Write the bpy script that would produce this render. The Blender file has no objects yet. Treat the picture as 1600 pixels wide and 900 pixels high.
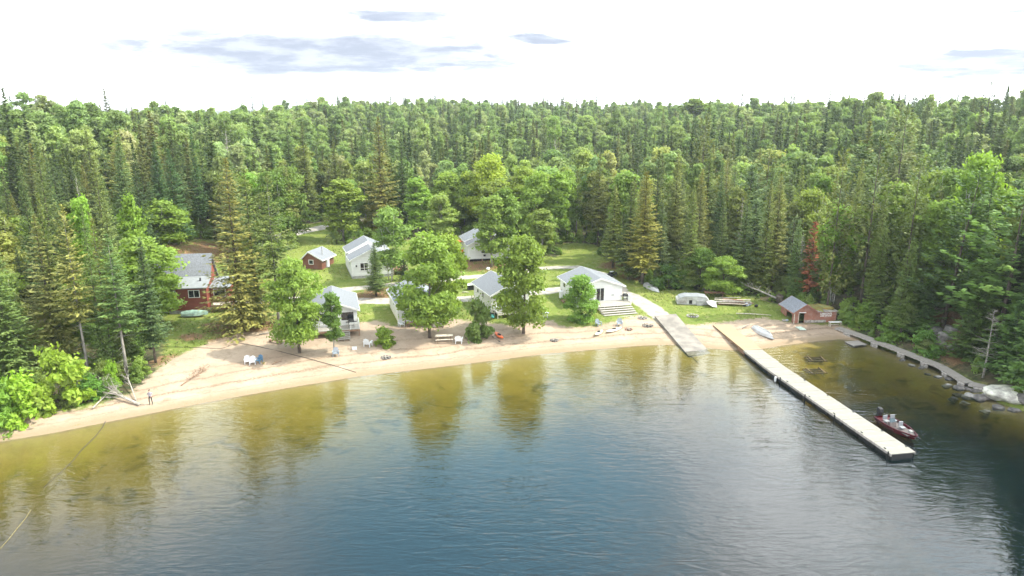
import bpy, math, random
import numpy as np
from mathutils import Vector, Matrix

# ============================================================ camera, world, sun, exposure
SC = bpy.context.scene
COL = SC.collection
CAM_H, PITCH, FPX = 32.0, math.radians(14.39), 1111.0
cam_data = bpy.data.cameras.new('camera')
cam_data.sensor_width = 36.0
cam_data.lens = 36.0 * FPX / 1600.0
cam_data.clip_start = 0.5
cam_data.clip_end = 9000.0
cam = bpy.data.objects.new('camera', cam_data)
COL.objects.link(cam)
cam.location = (0, 0, CAM_H)
cam.rotation_euler = (math.pi / 2 - PITCH, 0, 0)
SC.camera = cam

SUN_EL, SUN_AZ = math.radians(50), math.radians(84)      # azimuth from +Y towards +X
SUN_DIR = Vector((math.sin(SUN_AZ) * math.cos(SUN_EL), math.cos(SUN_AZ) * math.cos(SUN_EL), math.sin(SUN_EL)))
sd = bpy.data.lights.new('sun', 'SUN')
sd.energy = 5.0
sd.angle = math.radians(0.6)
sd.color = (1.0, 0.94, 0.82)
sun = bpy.data.objects.new('sun', sd)
COL.objects.link(sun)
sun.rotation_euler = SUN_DIR.to_track_quat('Z', 'Y').to_euler()
sun.location = (150, 40, 160)

SC.view_settings.view_transform = 'Standard'
SC.view_settings.look = 'None'
SC.view_settings.gamma = 1.0
SC.view_settings.use_curve_mapping = False
SC.view_settings.exposure = 0.56
SC.cycles.max_bounces = 6
SC.cycles.diffuse_bounces = 3
SC.cycles.glossy_bounces = 3
SC.cycles.transmission_bounces = 4
SC.cycles.transparent_max_bounces = 8
SC.cycles.use_denoising = True
SC.cycles.caustics_reflective = False
SC.cycles.caustics_refractive = False
SC.cycles.sample_clamp_indirect = 6.0


class NT:
    """short-hand for node trees"""
    def __init__(s, tree):
        s.t = tree
        s.n = tree.nodes
        s.n.clear()
    def add(s, typ, props=None, **ins):
        nd = s.n.new(typ)
        for k, v in (props or {}).items():
            setattr(nd, k, v)
        for k, v in ins.items():
            key = k.replace('_', ' ')
            if key.startswith('i') and key[1:].isdigit():
                sock = nd.inputs[int(key[1:])]
            else:
                sock = nd.inputs[key]
            if hasattr(v, 'is_output'):
                s.t.links.new(v, sock)
            else:
                sock.default_value = v
        return nd
    def math(s, op, a, b=0.0, c=0.0, clamp=False):
        nd = s.add('ShaderNodeMath', {'operation': op, 'use_clamp': clamp}, i0=a, i1=b, i2=c)
        return nd.outputs[0]
    def mix(s, f, a, b, blend='MIX'):
        nd = s.add('ShaderNodeMix', {'data_type': 'RGBA', 'blend_type': blend})
        for sock, v in ((nd.inputs[0], f), (nd.inputs[6], a), (nd.inputs[7], b)):
            if hasattr(v, 'is_output'):
                s.t.links.new(v, sock)
            else:
                sock.default_value = v if not isinstance(v, tuple) or len(v) == 4 else (*v, 1)
        return nd.outputs[2]
    def ramp(s, fac, stops, interp='LINEAR'):
        nd = s.add('ShaderNodeValToRGB', None, Fac=fac)
        cr = nd.color_ramp
        cr.interpolation = interp
        while len(cr.elements) < len(stops):
            cr.elements.new(0.5)
        for e, (p, c) in zip(cr.elements, stops):
            e.position = p
            e.color = (c, c, c, 1) if not isinstance(c, tuple) else (*c[:3], 1)
        return nd.outputs[0]
    def noise(s, scale, detail=3.0, vec=None, rough=0.55, dist=0.0, dims='3D'):
        nd = s.add('ShaderNodeTexNoise', {'noise_dimensions': dims})
        nd.inputs['Scale'].default_value = scale
        nd.inputs['Detail'].default_value = detail
        nd.inputs['Roughness'].default_value = rough
        nd.inputs['Distortion'].default_value = dist
        if vec is not None:
            s.t.links.new(vec, nd.inputs['Vector'])
        return nd.outputs[0]
    def smooth(s, v, lo, hi, a=0.0, b=1.0):
        nd = s.add('ShaderNodeMapRange', {'interpolation_type': 'SMOOTHSTEP'})
        for k, x in enumerate((v, lo, hi, a, b)):
            if hasattr(x, 'is_output'):
                s.t.links.new(x, nd.inputs[k])
            else:
                nd.inputs[k].default_value = x
        return nd.outputs[0]


def build_world():
    w = bpy.data.worlds.new('World')
    SC.world = w
    w.use_nodes = True
    N = NT(w.node_tree)
    sky = N.add('ShaderNodeTexSky', {'sky_type': 'NISHITA', 'sun_disc': False, 'sun_elevation': SUN_EL,
                                     'sun_rotation': SUN_AZ, 'air_density': 1.0, 'dust_density': 1.2})
    tc = N.add('ShaderNodeTexCoord').outputs['Generated']
    sep = N.add('ShaderNodeSeparateXYZ', None, Vector=tc)
    x, y, z = sep.outputs
    az = N.math('ARCTAN2', x, y)                     # 0 straight ahead, + to the right
    el = N.math('ARCSINE', z)
    zc = N.math('ADD', N.math('MAXIMUM', z, 0.0), 0.13)
    cl = N.add('ShaderNodeCombineXYZ', None, X=N.math('DIVIDE', x, zc), Y=N.math('DIVIDE', y, zc), Z=0.0).outputs[0]
    n1 = N.noise(0.75, 8.0, cl, 0.58, 0.3)
    n2 = N.noise(2.6, 6.0, cl, 0.6, 0.2)
    edge = N.math('SUBTRACT', N.math('ADD', N.math('MULTIPLY', n1, 0.6), N.math('MULTIPLY', n2, 0.4)), 0.5)
    def hole(a0, e0, wa, we, rough, soft=0.5):
        u = N.math('DIVIDE', N.math('SUBTRACT', az, a0), wa)
        v = N.math('DIVIDE', N.math('SUBTRACT', el, e0), we)
        r = N.math('SQRT', N.math('ADD', N.math('MULTIPLY', u, u), N.math('MULTIPLY', v, v)))
        r = N.math('ADD', r, N.math('MULTIPLY', edge, rough))
        return N.smooth(r, 1.0 + soft * 0.5, 1.0 - soft * 0.5)
    R = math.radians
    # gaps of blue between the bright clouds
    gap = N.smooth(n1, 0.50, 0.40)
    gap = N.math('MULTIPLY', gap, N.smooth(el, R(11), R(24)))
    blue = hole(R(-3), R(34), R(17), R(13), 2.2, 0.9)
    gap = N.math('MAXIMUM', N.math('MULTIPLY', gap, 0.8), blue)
    skyc = N.mix(1.0, sky.outputs[0], (5.8, 7.6, 6.2), 'MULTIPLY')
    # cloud brightness: sunlit tops and greyer undersides
    cb = N.math('ADD', 13.0, N.math('MULTIPLY', N.smooth(n2, 0.35, 0.68), 15.0))
    cb = N.math('MULTIPLY', cb, N.smooth(el, R(26), R(62), 1.0, 0.55))
    cb = N.math('MULTIPLY', cb, N.smooth(N.math('ADD', az, N.math('MULTIPLY', edge, 0.5)), R(6), R(20), 1.0, 1.5))
    cloud = N.mix(1.0, (0.97, 0.985, 1.0), N.add('ShaderNodeCombineXYZ', None, X=cb, Y=cb, Z=cb).outputs[0], 'MULTIPLY')
    col = N.mix(gap, cloud, skyc)
    # long flat grey-blue cloud bases low over the forest
    low = hole(R(-14.0), R(3.75), R(18.5), R(1.75), 1.2, 0.9)
    low2 = hole(R(-8.5), R(6.5), R(5.0), R(0.5), 3.0, 0.9)
    low3 = hole(R(1.8), R(4.9), R(2.6), R(0.45), 4.0, 0.9)
    low4 = hole(R(35), R(2.7), R(8), R(0.8), 5.5, 0.9)
    low5 = hole(R(36), R(5.6), R(5), R(0.45), 4.5, 0.9)
    lm = N.math('MAXIMUM', N.math('MAXIMUM', low, low2), N.math('MAXIMUM', low3, N.math('MAXIMUM', low4, low5)))
    lc = N.mix(N.smooth(n2, 0.4, 0.62), (3.4, 3.95, 5.1), (4.6, 5.1, 6.1))
    col = N.mix(N.math('MULTIPLY', lm, 0.93), col, lc)
    bg = N.add('ShaderNodeBackground', None, Color=col, Strength=0.1)
    out = N.add('ShaderNodeOutputWorld')
    w.node_tree.links.new(bg.outputs[0], out.inputs[0])
    w.cycles.sampling_method = 'MANUAL'
    w.cycles.sample_map_resolution = 512


build_world()

# ============================================================ terrain function and picture-to-ground helpers
RNG = np.random.default_rng(7)
random.seed(7)


def flat(px, py, z=0.0):
    """where the ray through a photo pixel meets the level z"""
    u = (px - 800) / FPX
    v = (450 - py) / FPX
    d = (u, math.cos(PITCH) + v * math.sin(PITCH), -math.sin(PITCH) + v * math.cos(PITCH))
    t = (z - CAM_H) / d[2]
    return (d[0] * t, d[1] * t)


SHORE_PX = [(0, 690), (80, 677), (150, 663), (240, 645), (330, 627), (450, 606), (560, 588), (640, 579), (700, 572), (780, 562),
            (850, 553), (930, 546), (1000, 540), (1060, 538), (1120, 545), (1170, 549), (1215, 541), (1260, 535), (1310, 530), (1345, 532),
            (1400, 551), (1470, 575), (1510, 600), (1540, 618), (1570, 632), (1600, 642)]
SHORE = np.array([(-260, -40), (-160, 10), (-95, 44)] + [flat(*p) for p in SHORE_PX] + [(58.5, 60), (63, 46), (72, 30), (90, 5), (130, -60), (200, -200)])
# closed outline of the land, used for inside tests
LAND = np.vstack([SHORE, [(4000, -200), (4000, 4000), (-4000, 4000), (-4000, -40)]])


def in_poly(P, poly):
    x, y = P[:, 0], P[:, 1]
    ins = np.zeros(len(P), bool)
    n = len(poly)
    for i in range(n):
        x0, y0 = poly[i]
        x1, y1 = poly[(i + 1) % n]
        if y0 == y1:
            continue
        c = ((y0 > y) != (y1 > y)) & (x < (x1 - x0) * (y - y0) / (y1 - y0) + x0)
        ins ^= c
    return ins


def dist_poly(P, line, closed=False):
    best = np.full(len(P), 1e9)
    n = len(line)
    for i in range(n if closed else n - 1):
        a = np.array(line[i]); b = np.array(line[(i + 1) % n])
        ab = b - a
        t = np.clip(((P - a) @ ab) / (ab @ ab + 1e-9), 0, 1)
        q = a + t[:, None] * ab
        best = np.minimum(best, np.hypot(*(P - q).T))
    return best


def vnoise(P, scale, seed=0):
    """smooth value noise, -1..1"""
    r = np.random.default_rng(seed).random((256, 256)) * 2 - 1
    q = P * scale
    i = np.floor(q).astype(int)
    f = q - i
    f = f * f * (3 - 2 * f)
    a = r[i[:, 0] & 255, i[:, 1] & 255]; b = r[(i[:, 0] + 1) & 255, i[:, 1] & 255]
    c = r[i[:, 0] & 255, (i[:, 1] + 1) & 255]; d = r[(i[:, 0] + 1) & 255, (i[:, 1] + 1) & 255]
    return (a * (1 - f[:, 0]) + b * f[:, 0]) * (1 - f[:, 1]) + (c * (1 - f[:, 0]) + d * f[:, 0]) * f[:, 1]


def sstep(x, a, b):
    t = np.clip((x - a) / (b - a), 0, 1)
    return t * t * (3 - 2 * t)


SKY_AZ = [-60, -36, -30, -24, -20, -16, -10, 0, 8, 14, 20, 26, 32, 36, 60]
RIDGE_R = [260, 270, 280, 300, 340, 460, 560, 600, 560, 480, 430, 400, 380, 370, 360]
RIDGE_G = [19, 18.5, 18.0, 16.0, 14.8, 17.5, 19.5, 19.0, 18.0, 19.0, 19.5, 21.0, 20.5, 21.0, 23]


def ground(P):
    P = np.atleast_2d(np.asarray(P, float))
    x, y = P[:, 0], P[:, 1]
    d = dist_poly(P, SHORE)
    d = np.where(in_poly(P, LAND), d, -d)
    bank = sstep(x, 46, 54) * (1 - sstep(y, 96, 130))            # the steep wooded bank on the right
    inner = np.maximum(d, 0)
    beach = 0.105 * np.minimum(inner, 11) + 0.03 * np.clip(inner - 11, 0, 90)
    steep = 0.42 * np.minimum(inner, 14) + 0.12 * np.clip(inner - 14, 0, 60)
    lw = sstep(-x, 50, 75) * 0.6
    h = beach * (1 - bank) + steep * bank + lw * 0.09 * np.clip(inner - 8, 0, 60)
    r = np.hypot(x, y)
    az = np.degrees(np.arctan2(x, np.maximum(y, 1)))
    R = np.interp(az, SKY_AZ, RIDGE_R); G = np.interp(az, SKY_AZ, RIDGE_G)
    t = sstep(r, 135 + 0 * r, R)
    h = h * (1 - t) + G * t - 9.0 * sstep(r, R + 20, R + 500)
    h = h + sstep(r, 170, 260) * (1.3 * vnoise(P, 1 / 38.0, 3) + 0.6 * vnoise(P, 1 / 15.0, 4))
    h = h + 0.07 * vnoise(P, 1 / 3.0, 5) * sstep(inner, 1, 6) + 0.2 * vnoise(P, 1 / 9.0, 6) * sstep(inner, 20, 40)
    dd = np.maximum(-d, 0)
    cove = (x > 33)
    dep = 0.085 * np.minimum(dd, 14) + np.where(cove, 0.22, 0.17) * np.clip(dd - 14, 0, 60)
    dep = dep + 0.13 * np.clip(83 - y, 0, 30) * sstep(x, 33, 40) * sstep(dd, 0.5, 7)
    dep = dep * (1 + 0.18 * vnoise(P, 1 / 7.0, 8))
    return np.where(d >= 0, h, -dep)


def gz(x, y):
    return float(ground([(x, y)])[0])


def at(px, py, above=0.0):
    """ground point seen at a photo pixel (above: metres over the ground)"""
    z = 2.0
    for _ in range(14):
        x, y = flat(px, py, z)
        z = 0.5 * z + 0.5 * (max(gz(x, y), -0.02) + above)
    return x, y


# ============================================================ materials
MATS = {}


def mat(name, base=(0.5, 0.5, 0.5), rough=0.7, metal=0.0, var=0.12, scale=3.0, spec=0.4, bump=0.0, bscale=20.0, stretch=(1, 1, 1), dark=None):
    if name in MATS:
        return MATS[name]
    m = bpy.data.materials.new(name)
    m.use_nodes = True
    N = NT(m.node_tree)
    tc = N.add('ShaderNodeTexCoord').outputs['Object']
    mp = N.add('ShaderNodeMapping', None, Vector=tc, Scale=stretch).outputs[0]
    n = N.noise(scale, 6.0, mp, 0.62)
    d = dark or tuple(c * (1 - 2.2 * var) for c in base)
    col = N.mix(N.smooth(n, 0.3, 0.7), d, tuple(min(1, c * (1 + var)) for c in base))
    p = N.add('ShaderNodeBsdfPrincipled', None, Base_Color=col, Roughness=rough, Metallic=metal)
    p.inputs['Specular IOR Level'].default_value = spec
    if bump:
        b = N.add('ShaderNodeBump', None, Height=N.noise(bscale, 4.0, mp), Strength=bump, Distance=0.03)
        m.node_tree.links.new(b.outputs[0], p.inputs['Normal'])
    o = N.add('ShaderNodeOutputMaterial')
    m.node_tree.links.new(p.outputs[0], o.inputs[0])
    MATS[name] = m
    return m


def siding(name, base, pitch=0.13, dark=0.6, vertical=False, wear=None, rough=0.6):
    """boards or laps with grooves, for walls, decks and roofs"""
    m = bpy.data.materials.new(name)
    m.use_nodes = True
    N = NT(m.node_tree)
    tc = N.add('ShaderNodeTexCoord').outputs['Object']
    s = N.add('ShaderNodeSeparateXYZ', None, Vector=tc)
    co = s.outputs[{'x': 0, 'y': 1, 'z': 2}[vertical or 'z']]
    q = N.math('DIVIDE', co, pitch)
    fr = N.math('FRACT', q)
    groove = N.smooth(fr, 0.0, 0.14)
    row = N.add('ShaderNodeTexWhiteNoise', {'noise_dimensions': '1D'}, W=N.math('FLOOR', q)).outputs[0]
    n = N.noise(1.3, 7.0, tc, 0.65)
    n2 = N.noise(9.0, 5.0, tc, 0.6)
    c = N.mix(N.math('MULTIPLY', row, 0.4), base, tuple(v * 0.72 for v in base))
    c = N.mix(N.math('MULTIPLY', N.smooth(n, 0.42, 0.72), 0.6), c, wear or tuple(v * 0.72 for v in base))
    c = N.mix(N.math('MULTIPLY', n2, 0.25), c, tuple(v * 0.7 for v in base))
    c = N.mix(groove, tuple(v * dark for v in base), c)
    p = N.add('ShaderNodeBsdfPrincipled', None, Base_Color=c, Roughness=rough)
    p.inputs['Specular IOR Level'].default_value = 0.3
    b = N.add('ShaderNodeBump', None, Height=fr, Strength=0.5, Distance=0.015)
    m.node_tree.links.new(b.outputs[0], p.inputs['Normal'])
    o = N.add('ShaderNodeOutputMaterial')
    m.node_tree.links.new(p.outputs[0], o.inputs[0])
    MATS[name] = m
    return m


def leaf_mat(name, palette, tip, trans=0.3, rough=0.55):
    m = bpy.data.materials.new(name)
    m.use_nodes = True
    N = NT(m.node_tree)
    oi = N.add('ShaderNodeObjectInfo')
    tone = N.add('ShaderNodeAttribute', {'attribute_name': 'tone'}).outputs['Fac']
    stops = [(i / (len(palette) - 1), c) for i, c in enumerate(palette)]
    c = N.ramp(oi.outputs['Random'], stops)
    r2 = N.math('FRACT', N.math('MULTIPLY', oi.outputs['Random'], 37.7))
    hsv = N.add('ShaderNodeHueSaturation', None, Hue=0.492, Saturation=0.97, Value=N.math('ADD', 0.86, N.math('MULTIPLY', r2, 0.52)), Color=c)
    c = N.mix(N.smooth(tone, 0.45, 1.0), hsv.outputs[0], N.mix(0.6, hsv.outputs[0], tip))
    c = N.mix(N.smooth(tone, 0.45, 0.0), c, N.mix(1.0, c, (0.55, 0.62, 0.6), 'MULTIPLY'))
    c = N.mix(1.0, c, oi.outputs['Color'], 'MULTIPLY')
    p = N.add('ShaderNodeBsdfPrincipled', None, Base_Color=c, Roughness=rough)
    p.inputs['Specular IOR Level'].default_value = 0.25
    tr = N.add('ShaderNodeBsdfTranslucent', None, Color=N.mix(1.0, c, (1.25, 1.3, 0.7), 'MULTIPLY'))
    mx = N.add('ShaderNodeMixShader', None, Fac=trans)
    m.node_tree.links.new(p.outputs[0], mx.inputs[1])
    m.node_tree.links.new(tr.outputs[0], mx.inputs[2])
    o = N.add('ShaderNodeOutputMaterial')
    m.node_tree.links.new(mx.outputs[0], o.inputs[0])
    MATS[name] = m
    return m


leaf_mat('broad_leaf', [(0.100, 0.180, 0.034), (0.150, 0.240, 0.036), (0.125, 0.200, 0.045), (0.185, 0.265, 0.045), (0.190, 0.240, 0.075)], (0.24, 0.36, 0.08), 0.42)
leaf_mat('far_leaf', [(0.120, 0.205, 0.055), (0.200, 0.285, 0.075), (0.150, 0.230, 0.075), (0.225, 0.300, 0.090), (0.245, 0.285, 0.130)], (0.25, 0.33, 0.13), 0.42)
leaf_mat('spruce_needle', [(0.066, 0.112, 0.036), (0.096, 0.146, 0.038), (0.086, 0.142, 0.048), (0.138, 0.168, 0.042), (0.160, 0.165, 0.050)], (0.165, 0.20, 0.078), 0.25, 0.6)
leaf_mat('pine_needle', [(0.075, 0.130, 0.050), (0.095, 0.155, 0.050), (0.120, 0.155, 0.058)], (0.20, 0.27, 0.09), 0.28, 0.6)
leaf_mat('rust_needle', [(0.34, 0.12, 0.045), (0.38, 0.14, 0.05)], (0.44, 0.19, 0.08), 0.15, 0.7)
leaf_mat('grass_blade', [(0.16, 0.20, 0.06), (0.18, 0.21, 0.06)], (0.28, 0.26, 0.12), 0.3, 0.7)
mat('bark', (0.12, 0.095, 0.075), 0.95, var=0.3, scale=5, stretch=(1, 1, 0.25))
mat('grey_bark', (0.26, 0.24, 0.21), 0.95, var=0.22, scale=4, stretch=(1, 1, 0.25))
mat('white_bark', (0.62, 0.60, 0.54), 0.8, var=0.2, scale=3, dark=(0.16, 0.14, 0.12), stretch=(1, 1, 2.2))
mat('dead_wood', (0.34, 0.31, 0.27), 0.95, var=0.2, scale=4)
siding('white_siding', (0.80, 0.80, 0.78), 0.2, 0.72)
siding('cream_siding', (0.74, 0.73, 0.68), 0.2, 0.74)
siding('log_wall', (0.23, 0.062, 0.040), 0.24, 0.4, wear=(0.16, 0.05, 0.035))
siding('barn_siding', (0.31, 0.135, 0.095), 0.16, 0.5, wear=(0.34, 0.27, 0.23))
siding('shed_siding', (0.20, 0.085, 0.055), 0.18, 0.5)
mat('shingle_light', (0.175, 0.183, 0.20), 0.85, var=0.1, scale=6, bump=0.5, bscale=14)
mat('shingle_grey', (0.21, 0.22, 0.245), 0.9, var=0.13, scale=5, bump=0.5, bscale=14)
mat('shingle_dark', (0.14, 0.14, 0.155), 0.9, var=0.2, scale=4, bump=0.5, bscale=14)
mat('metal_roof', (0.23, 0.24, 0.25), 0.6, var=0.06, scale=2)
mat('roof_moss', (0.17, 0.19, 0.07), 1.0, var=0.3, scale=1.6, dark=(0.23, 0.15, 0.03), bump=0.8, bscale=8)
mat('white_paint', (0.70, 0.70, 0.68), 0.5, var=0.05, scale=2)
mat('cream_paint', (0.70, 0.66, 0.56), 0.6, var=0.08, scale=2)
mat('window_glass', (0.025, 0.028, 0.032), 0.06, var=0.3, scale=2, spec=0.7)
mat('painted_dark', (0.012, 0.010, 0.009), 0.9)  # near-black colour standing in for shade in hollows and under floors; eyes share it
mat('foundation', (0.36, 0.36, 0.35), 0.9, var=0.15, scale=2)
siding('deck_wood', (0.36, 0.335, 0.295), 0.15, 0.5, vertical='y', wear=(0.29, 0.265, 0.225), rough=0.8)
siding('dock_wood', (0.29, 0.275, 0.24), 0.29, 0.5, vertical='y', wear=(0.19, 0.18, 0.155), rough=0.8)
siding('tan_wood', (0.36, 0.28, 0.17), 0.29, 0.6, vertical='y', wear=(0.31, 0.25, 0.16), rough=0.8)
siding('grey_wood', (0.33, 0.30, 0.27), 0.15, 0.45, vertical='y', wear=(0.24, 0.21, 0.19), rough=0.9)
mat('brown_wood', (0.26, 0.16, 0.10), 0.85, var=0.2, scale=4)
mat('pale_wood', (0.50, 0.44, 0.36), 0.85, var=0.15, scale=4)
mat('weathered_wood', (0.36, 0.33, 0.30), 0.9, var=0.22, scale=3)
mat('sunk_wood', (0.16, 0.11, 0.05), 0.9, var=0.3, scale=3)
mat('rust', (0.26, 0.11, 0.06), 0.85, var=0.3, scale=3, dark=(0.16, 0.12, 0.10))
mat('black_rubber', (0.018, 0.018, 0.02), 0.6)
mat('black_metal', (0.025, 0.025, 0.027), 0.4, metal=0.4)
mat('aluminium', (0.45, 0.46, 0.47), 0.42, metal=0.55, var=0.12, scale=2, dark=(0.42, 0.40, 0.38))
mat('hull_red', (0.075, 0.004, 0.009), 0.22, spec=0.6, var=0.06)
mat('boat_deck', (0.12, 0.10, 0.10), 0.8, var=0.12, scale=4)
mat('boat_seat', (0.25, 0.26, 0.28), 0.5, var=0.1)
mat('boat_red_trim', (0.08, 0.008, 0.012), 0.4)
mat('kayak_orange', (0.80, 0.14, 0.02), 0.35, var=0.05)
mat('kayak_pale', (0.62, 0.74, 0.48), 0.35, var=0.05)
mat('kayak_cream', (0.82, 0.82, 0.66), 0.35, var=0.05)
mat('canoe_teal', (0.03, 0.22, 0.20), 0.35, var=0.08)
mat('tarp', (0.22, 0.32, 0.27), 0.6, var=0.2, scale=2, bump=0.6, bscale=4)
mat('blue_plastic', (0.08, 0.17, 0.27), 0.5)
mat('grey_plastic', (0.27, 0.31, 0.36), 0.5, var=0.1)
mat('camper_white', (0.42, 0.42, 0.41), 0.6, var=0.15, scale=1.2, dark=(0.27, 0.26, 0.24))
mat('white_plastic', (0.66, 0.67, 0.68), 0.4, var=0.03)
mat('orange_metal', (0.62, 0.13, 0.04), 0.6, var=0.15)
mat('charcoal', (0.03, 0.028, 0.026), 1.0)
mat('stone', (0.32, 0.30, 0.28), 0.9, var=0.2, scale=1.5, bump=0.8, bscale=4)
mat('dark_stone', (0.17, 0.155, 0.145), 0.9, var=0.3, scale=1.2, bump=0.8, bscale=4)
mat('white_stone', (0.62, 0.61, 0.52), 0.85, var=0.22, scale=0.9, dark=(0.24, 0.22, 0.20), bump=0.8, bscale=3)
mat('concrete', (0.225, 0.20, 0.175), 0.9, var=0.14, scale=0.7, bump=0.3, bscale=12, dark=(0.15, 0.135, 0.12))
mat('mint_door', (0.50, 0.60, 0.52), 0.7, var=0.15)
mat('skin', (0.50, 0.30, 0.22), 0.6, var=0.03)
mat('shirt', (0.12, 0.12, 0.17), 0.9, var=0.2, scale=20, dark=(0.45, 0.42, 0.45))
mat('trousers', (0.018, 0.018, 0.022), 0.9)
mat('hair', (0.10, 0.07, 0.05), 0.8)
mat('rope', (0.05, 0.045, 0.04), 0.9)
mat('yellow_rope', (0.26, 0.21, 0.08), 0.8)


def ground_mat():
    m = bpy.data.materials.new('terrain')
    m.use_nodes = True
    N = NT(m.node_tree)
    tc = N.add('ShaderNodeNewGeometry').outputs['Position']
    z = N.add('ShaderNodeSeparateXYZ', None, Vector=tc).outputs[2]
    A = lambda n: N.add('ShaderNodeAttribute', {'attribute_name': n}).outputs['Fac']
    sand, grass, road, soil, water = A('sand'), A('grass'), A('road'), A('soil'), A('dep')
    nb = N.noise(0.22, 6, tc, 0.6)
    nm = N.noise(1.1, 6, tc, 0.65)
    nf = N.noise(6.0, 5, tc, 0.7)
    nx = N.noise(24.0, 3, tc, 0.7)
    # forest floor
    c = N.mix(N.smooth(nm, 0.35, 0.65), (0.035, 0.045, 0.018), (0.095, 0.075, 0.045))
    c = N.mix(N.smooth(nb, 0.5, 0.66), c, (0.07, 0.11, 0.03))
    # lawn
    g = N.mix(N.smooth(nb, 0.36, 0.62), (0.105, 0.145, 0.024), (0.165, 0.195, 0.040))
    g = N.mix(N.math('MULTIPLY', N.smooth(nm, 0.5, 0.72), 0.75), g, (0.30, 0.265, 0.11))
    g = N.mix(N.math('MULTIPLY', N.smooth(nf, 0.42, 0.7), 0.5), g, (0.085, 0.15, 0.025))
    g = N.mix(N.math('MULTIPLY', N.smooth(nx, 0.45, 0.7), 0.3), g, (0.26, 0.30, 0.09))
    mixn = N.math('ADD', N.math('MULTIPLY', N.math('SUBTRACT', nm, 0.5), 0.9), N.math('MULTIPLY', N.math('SUBTRACT', nf, 0.5), 0.5))
    def m_(a, k=1.0, w=0.16):
        v = N.math('ADD', a, N.math('MULTIPLY', mixn, k))
        return N.smooth(v, 0.5 - w, 0.5 + w)
    c = N.mix(m_(grass, 0.8), c, g)
    so = N.mix(N.smooth(nf, 0.35, 0.65), (0.15, 0.085, 0.042), (0.25, 0.155, 0.085))
    c = N.mix(m_(soil, 1.3), c, so)
    # sand, dry to wet
    s = N.mix(N.smooth(nb, 0.3, 0.7), (0.325, 0.245, 0.180), (0.405, 0.315, 0.238))
    s = N.mix(N.math('MULTIPLY', N.smooth(nf, 0.45, 0.75), 0.5), s, (0.30, 0.225, 0.155))
    trk = N.math('MULTIPLY', N.smooth(N.noise(0.8, 8, tc, 0.75, 1.2), 0.50, 0.64), 0.7)
    s = N.mix(trk, s, (0.24, 0.18, 0.125))
    # the wrack lines left by the waves
    zz = N.math('ADD', z, N.math('MULTIPLY', N.math('SUBTRACT', nm, 0.5), 0.12))
    for lev, wd, st in ((0.40, 0.05, 0.85), (0.66, 0.045, 0.7), (0.22, 0.03, 0.5), (0.95, 0.05, 0.4)):
        ln = N.smooth(N.math('ABSOLUTE', N.math('SUBTRACT', zz, lev)), wd, 0.0)
        ln = N.math('MULTIPLY', ln, N.smooth(nf, 0.36, 0.56))
        s = N.mix(N.math('MULTIPLY', ln, st), s, (0.17, 0.12, 0.08))
    wet = N.smooth(zz, 0.26, 0.04)
    s = N.mix(wet, s, (0.27, 0.20, 0.13))
    c = N.mix(m_(sand, 1.0), c, s)
    r = N.mix(N.smooth(nm, 0.35, 0.65), (0.27, 0.245, 0.215), (0.43, 0.39, 0.34))
    r = N.mix(N.math('MULTIPLY', N.smooth(nx, 0.5, 0.7), 0.4), r, (0.18, 0.16, 0.14))
    c = N.mix(m_(road, 0.45), c, r)
    # lake bed: sand turning to silt and weed
    b = N.mix(N.smooth(nb, 0.35, 0.65), (0.31, 0.25, 0.085), (0.37, 0.295, 0.11))
    weed = N.math('MULTIPLY', N.smooth(N.noise(0.35, 6, tc, 0.7, 0.8), 0.50, 0.66), 0.7)
    b = N.mix(N.math('MULTIPLY', weed, N.smooth(water, 0.15, 0.7)), b, (0.07, 0.07, 0.02))
    b = N.mix(N.smooth(water, 1.2, 4.0), b, (0.06, 0.065, 0.03))
    b = N.mix(N.math('MULTIPLY', N.smooth(nf, 0.42, 0.7), 0.3), b, (0.16, 0.12, 0.05))
    c = N.mix(N.smooth(z, 0.02, -0.06), c, b)
    p = N.add('ShaderNodeBsdfPrincipled', None, Base_Color=c, Roughness=0.95)
    p.inputs['Specular IOR Level'].default_value = 0.15
    hgt = N.math('ADD', N.math('MULTIPLY', nf, 0.6), N.math('ADD', nm, N.math('MULTIPLY', nx, 0.3)))
    bp = N.add('ShaderNodeBump', None, Height=hgt, Strength=0.6, Distance=0.16)
    m.node_tree.links.new(bp.outputs[0], p.inputs['Normal'])
    o = N.add('ShaderNodeOutputMaterial')
    m.node_tree.links.new(p.outputs[0], o.inputs[0])
    MATS['terrain'] = m


ground_mat()


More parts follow.
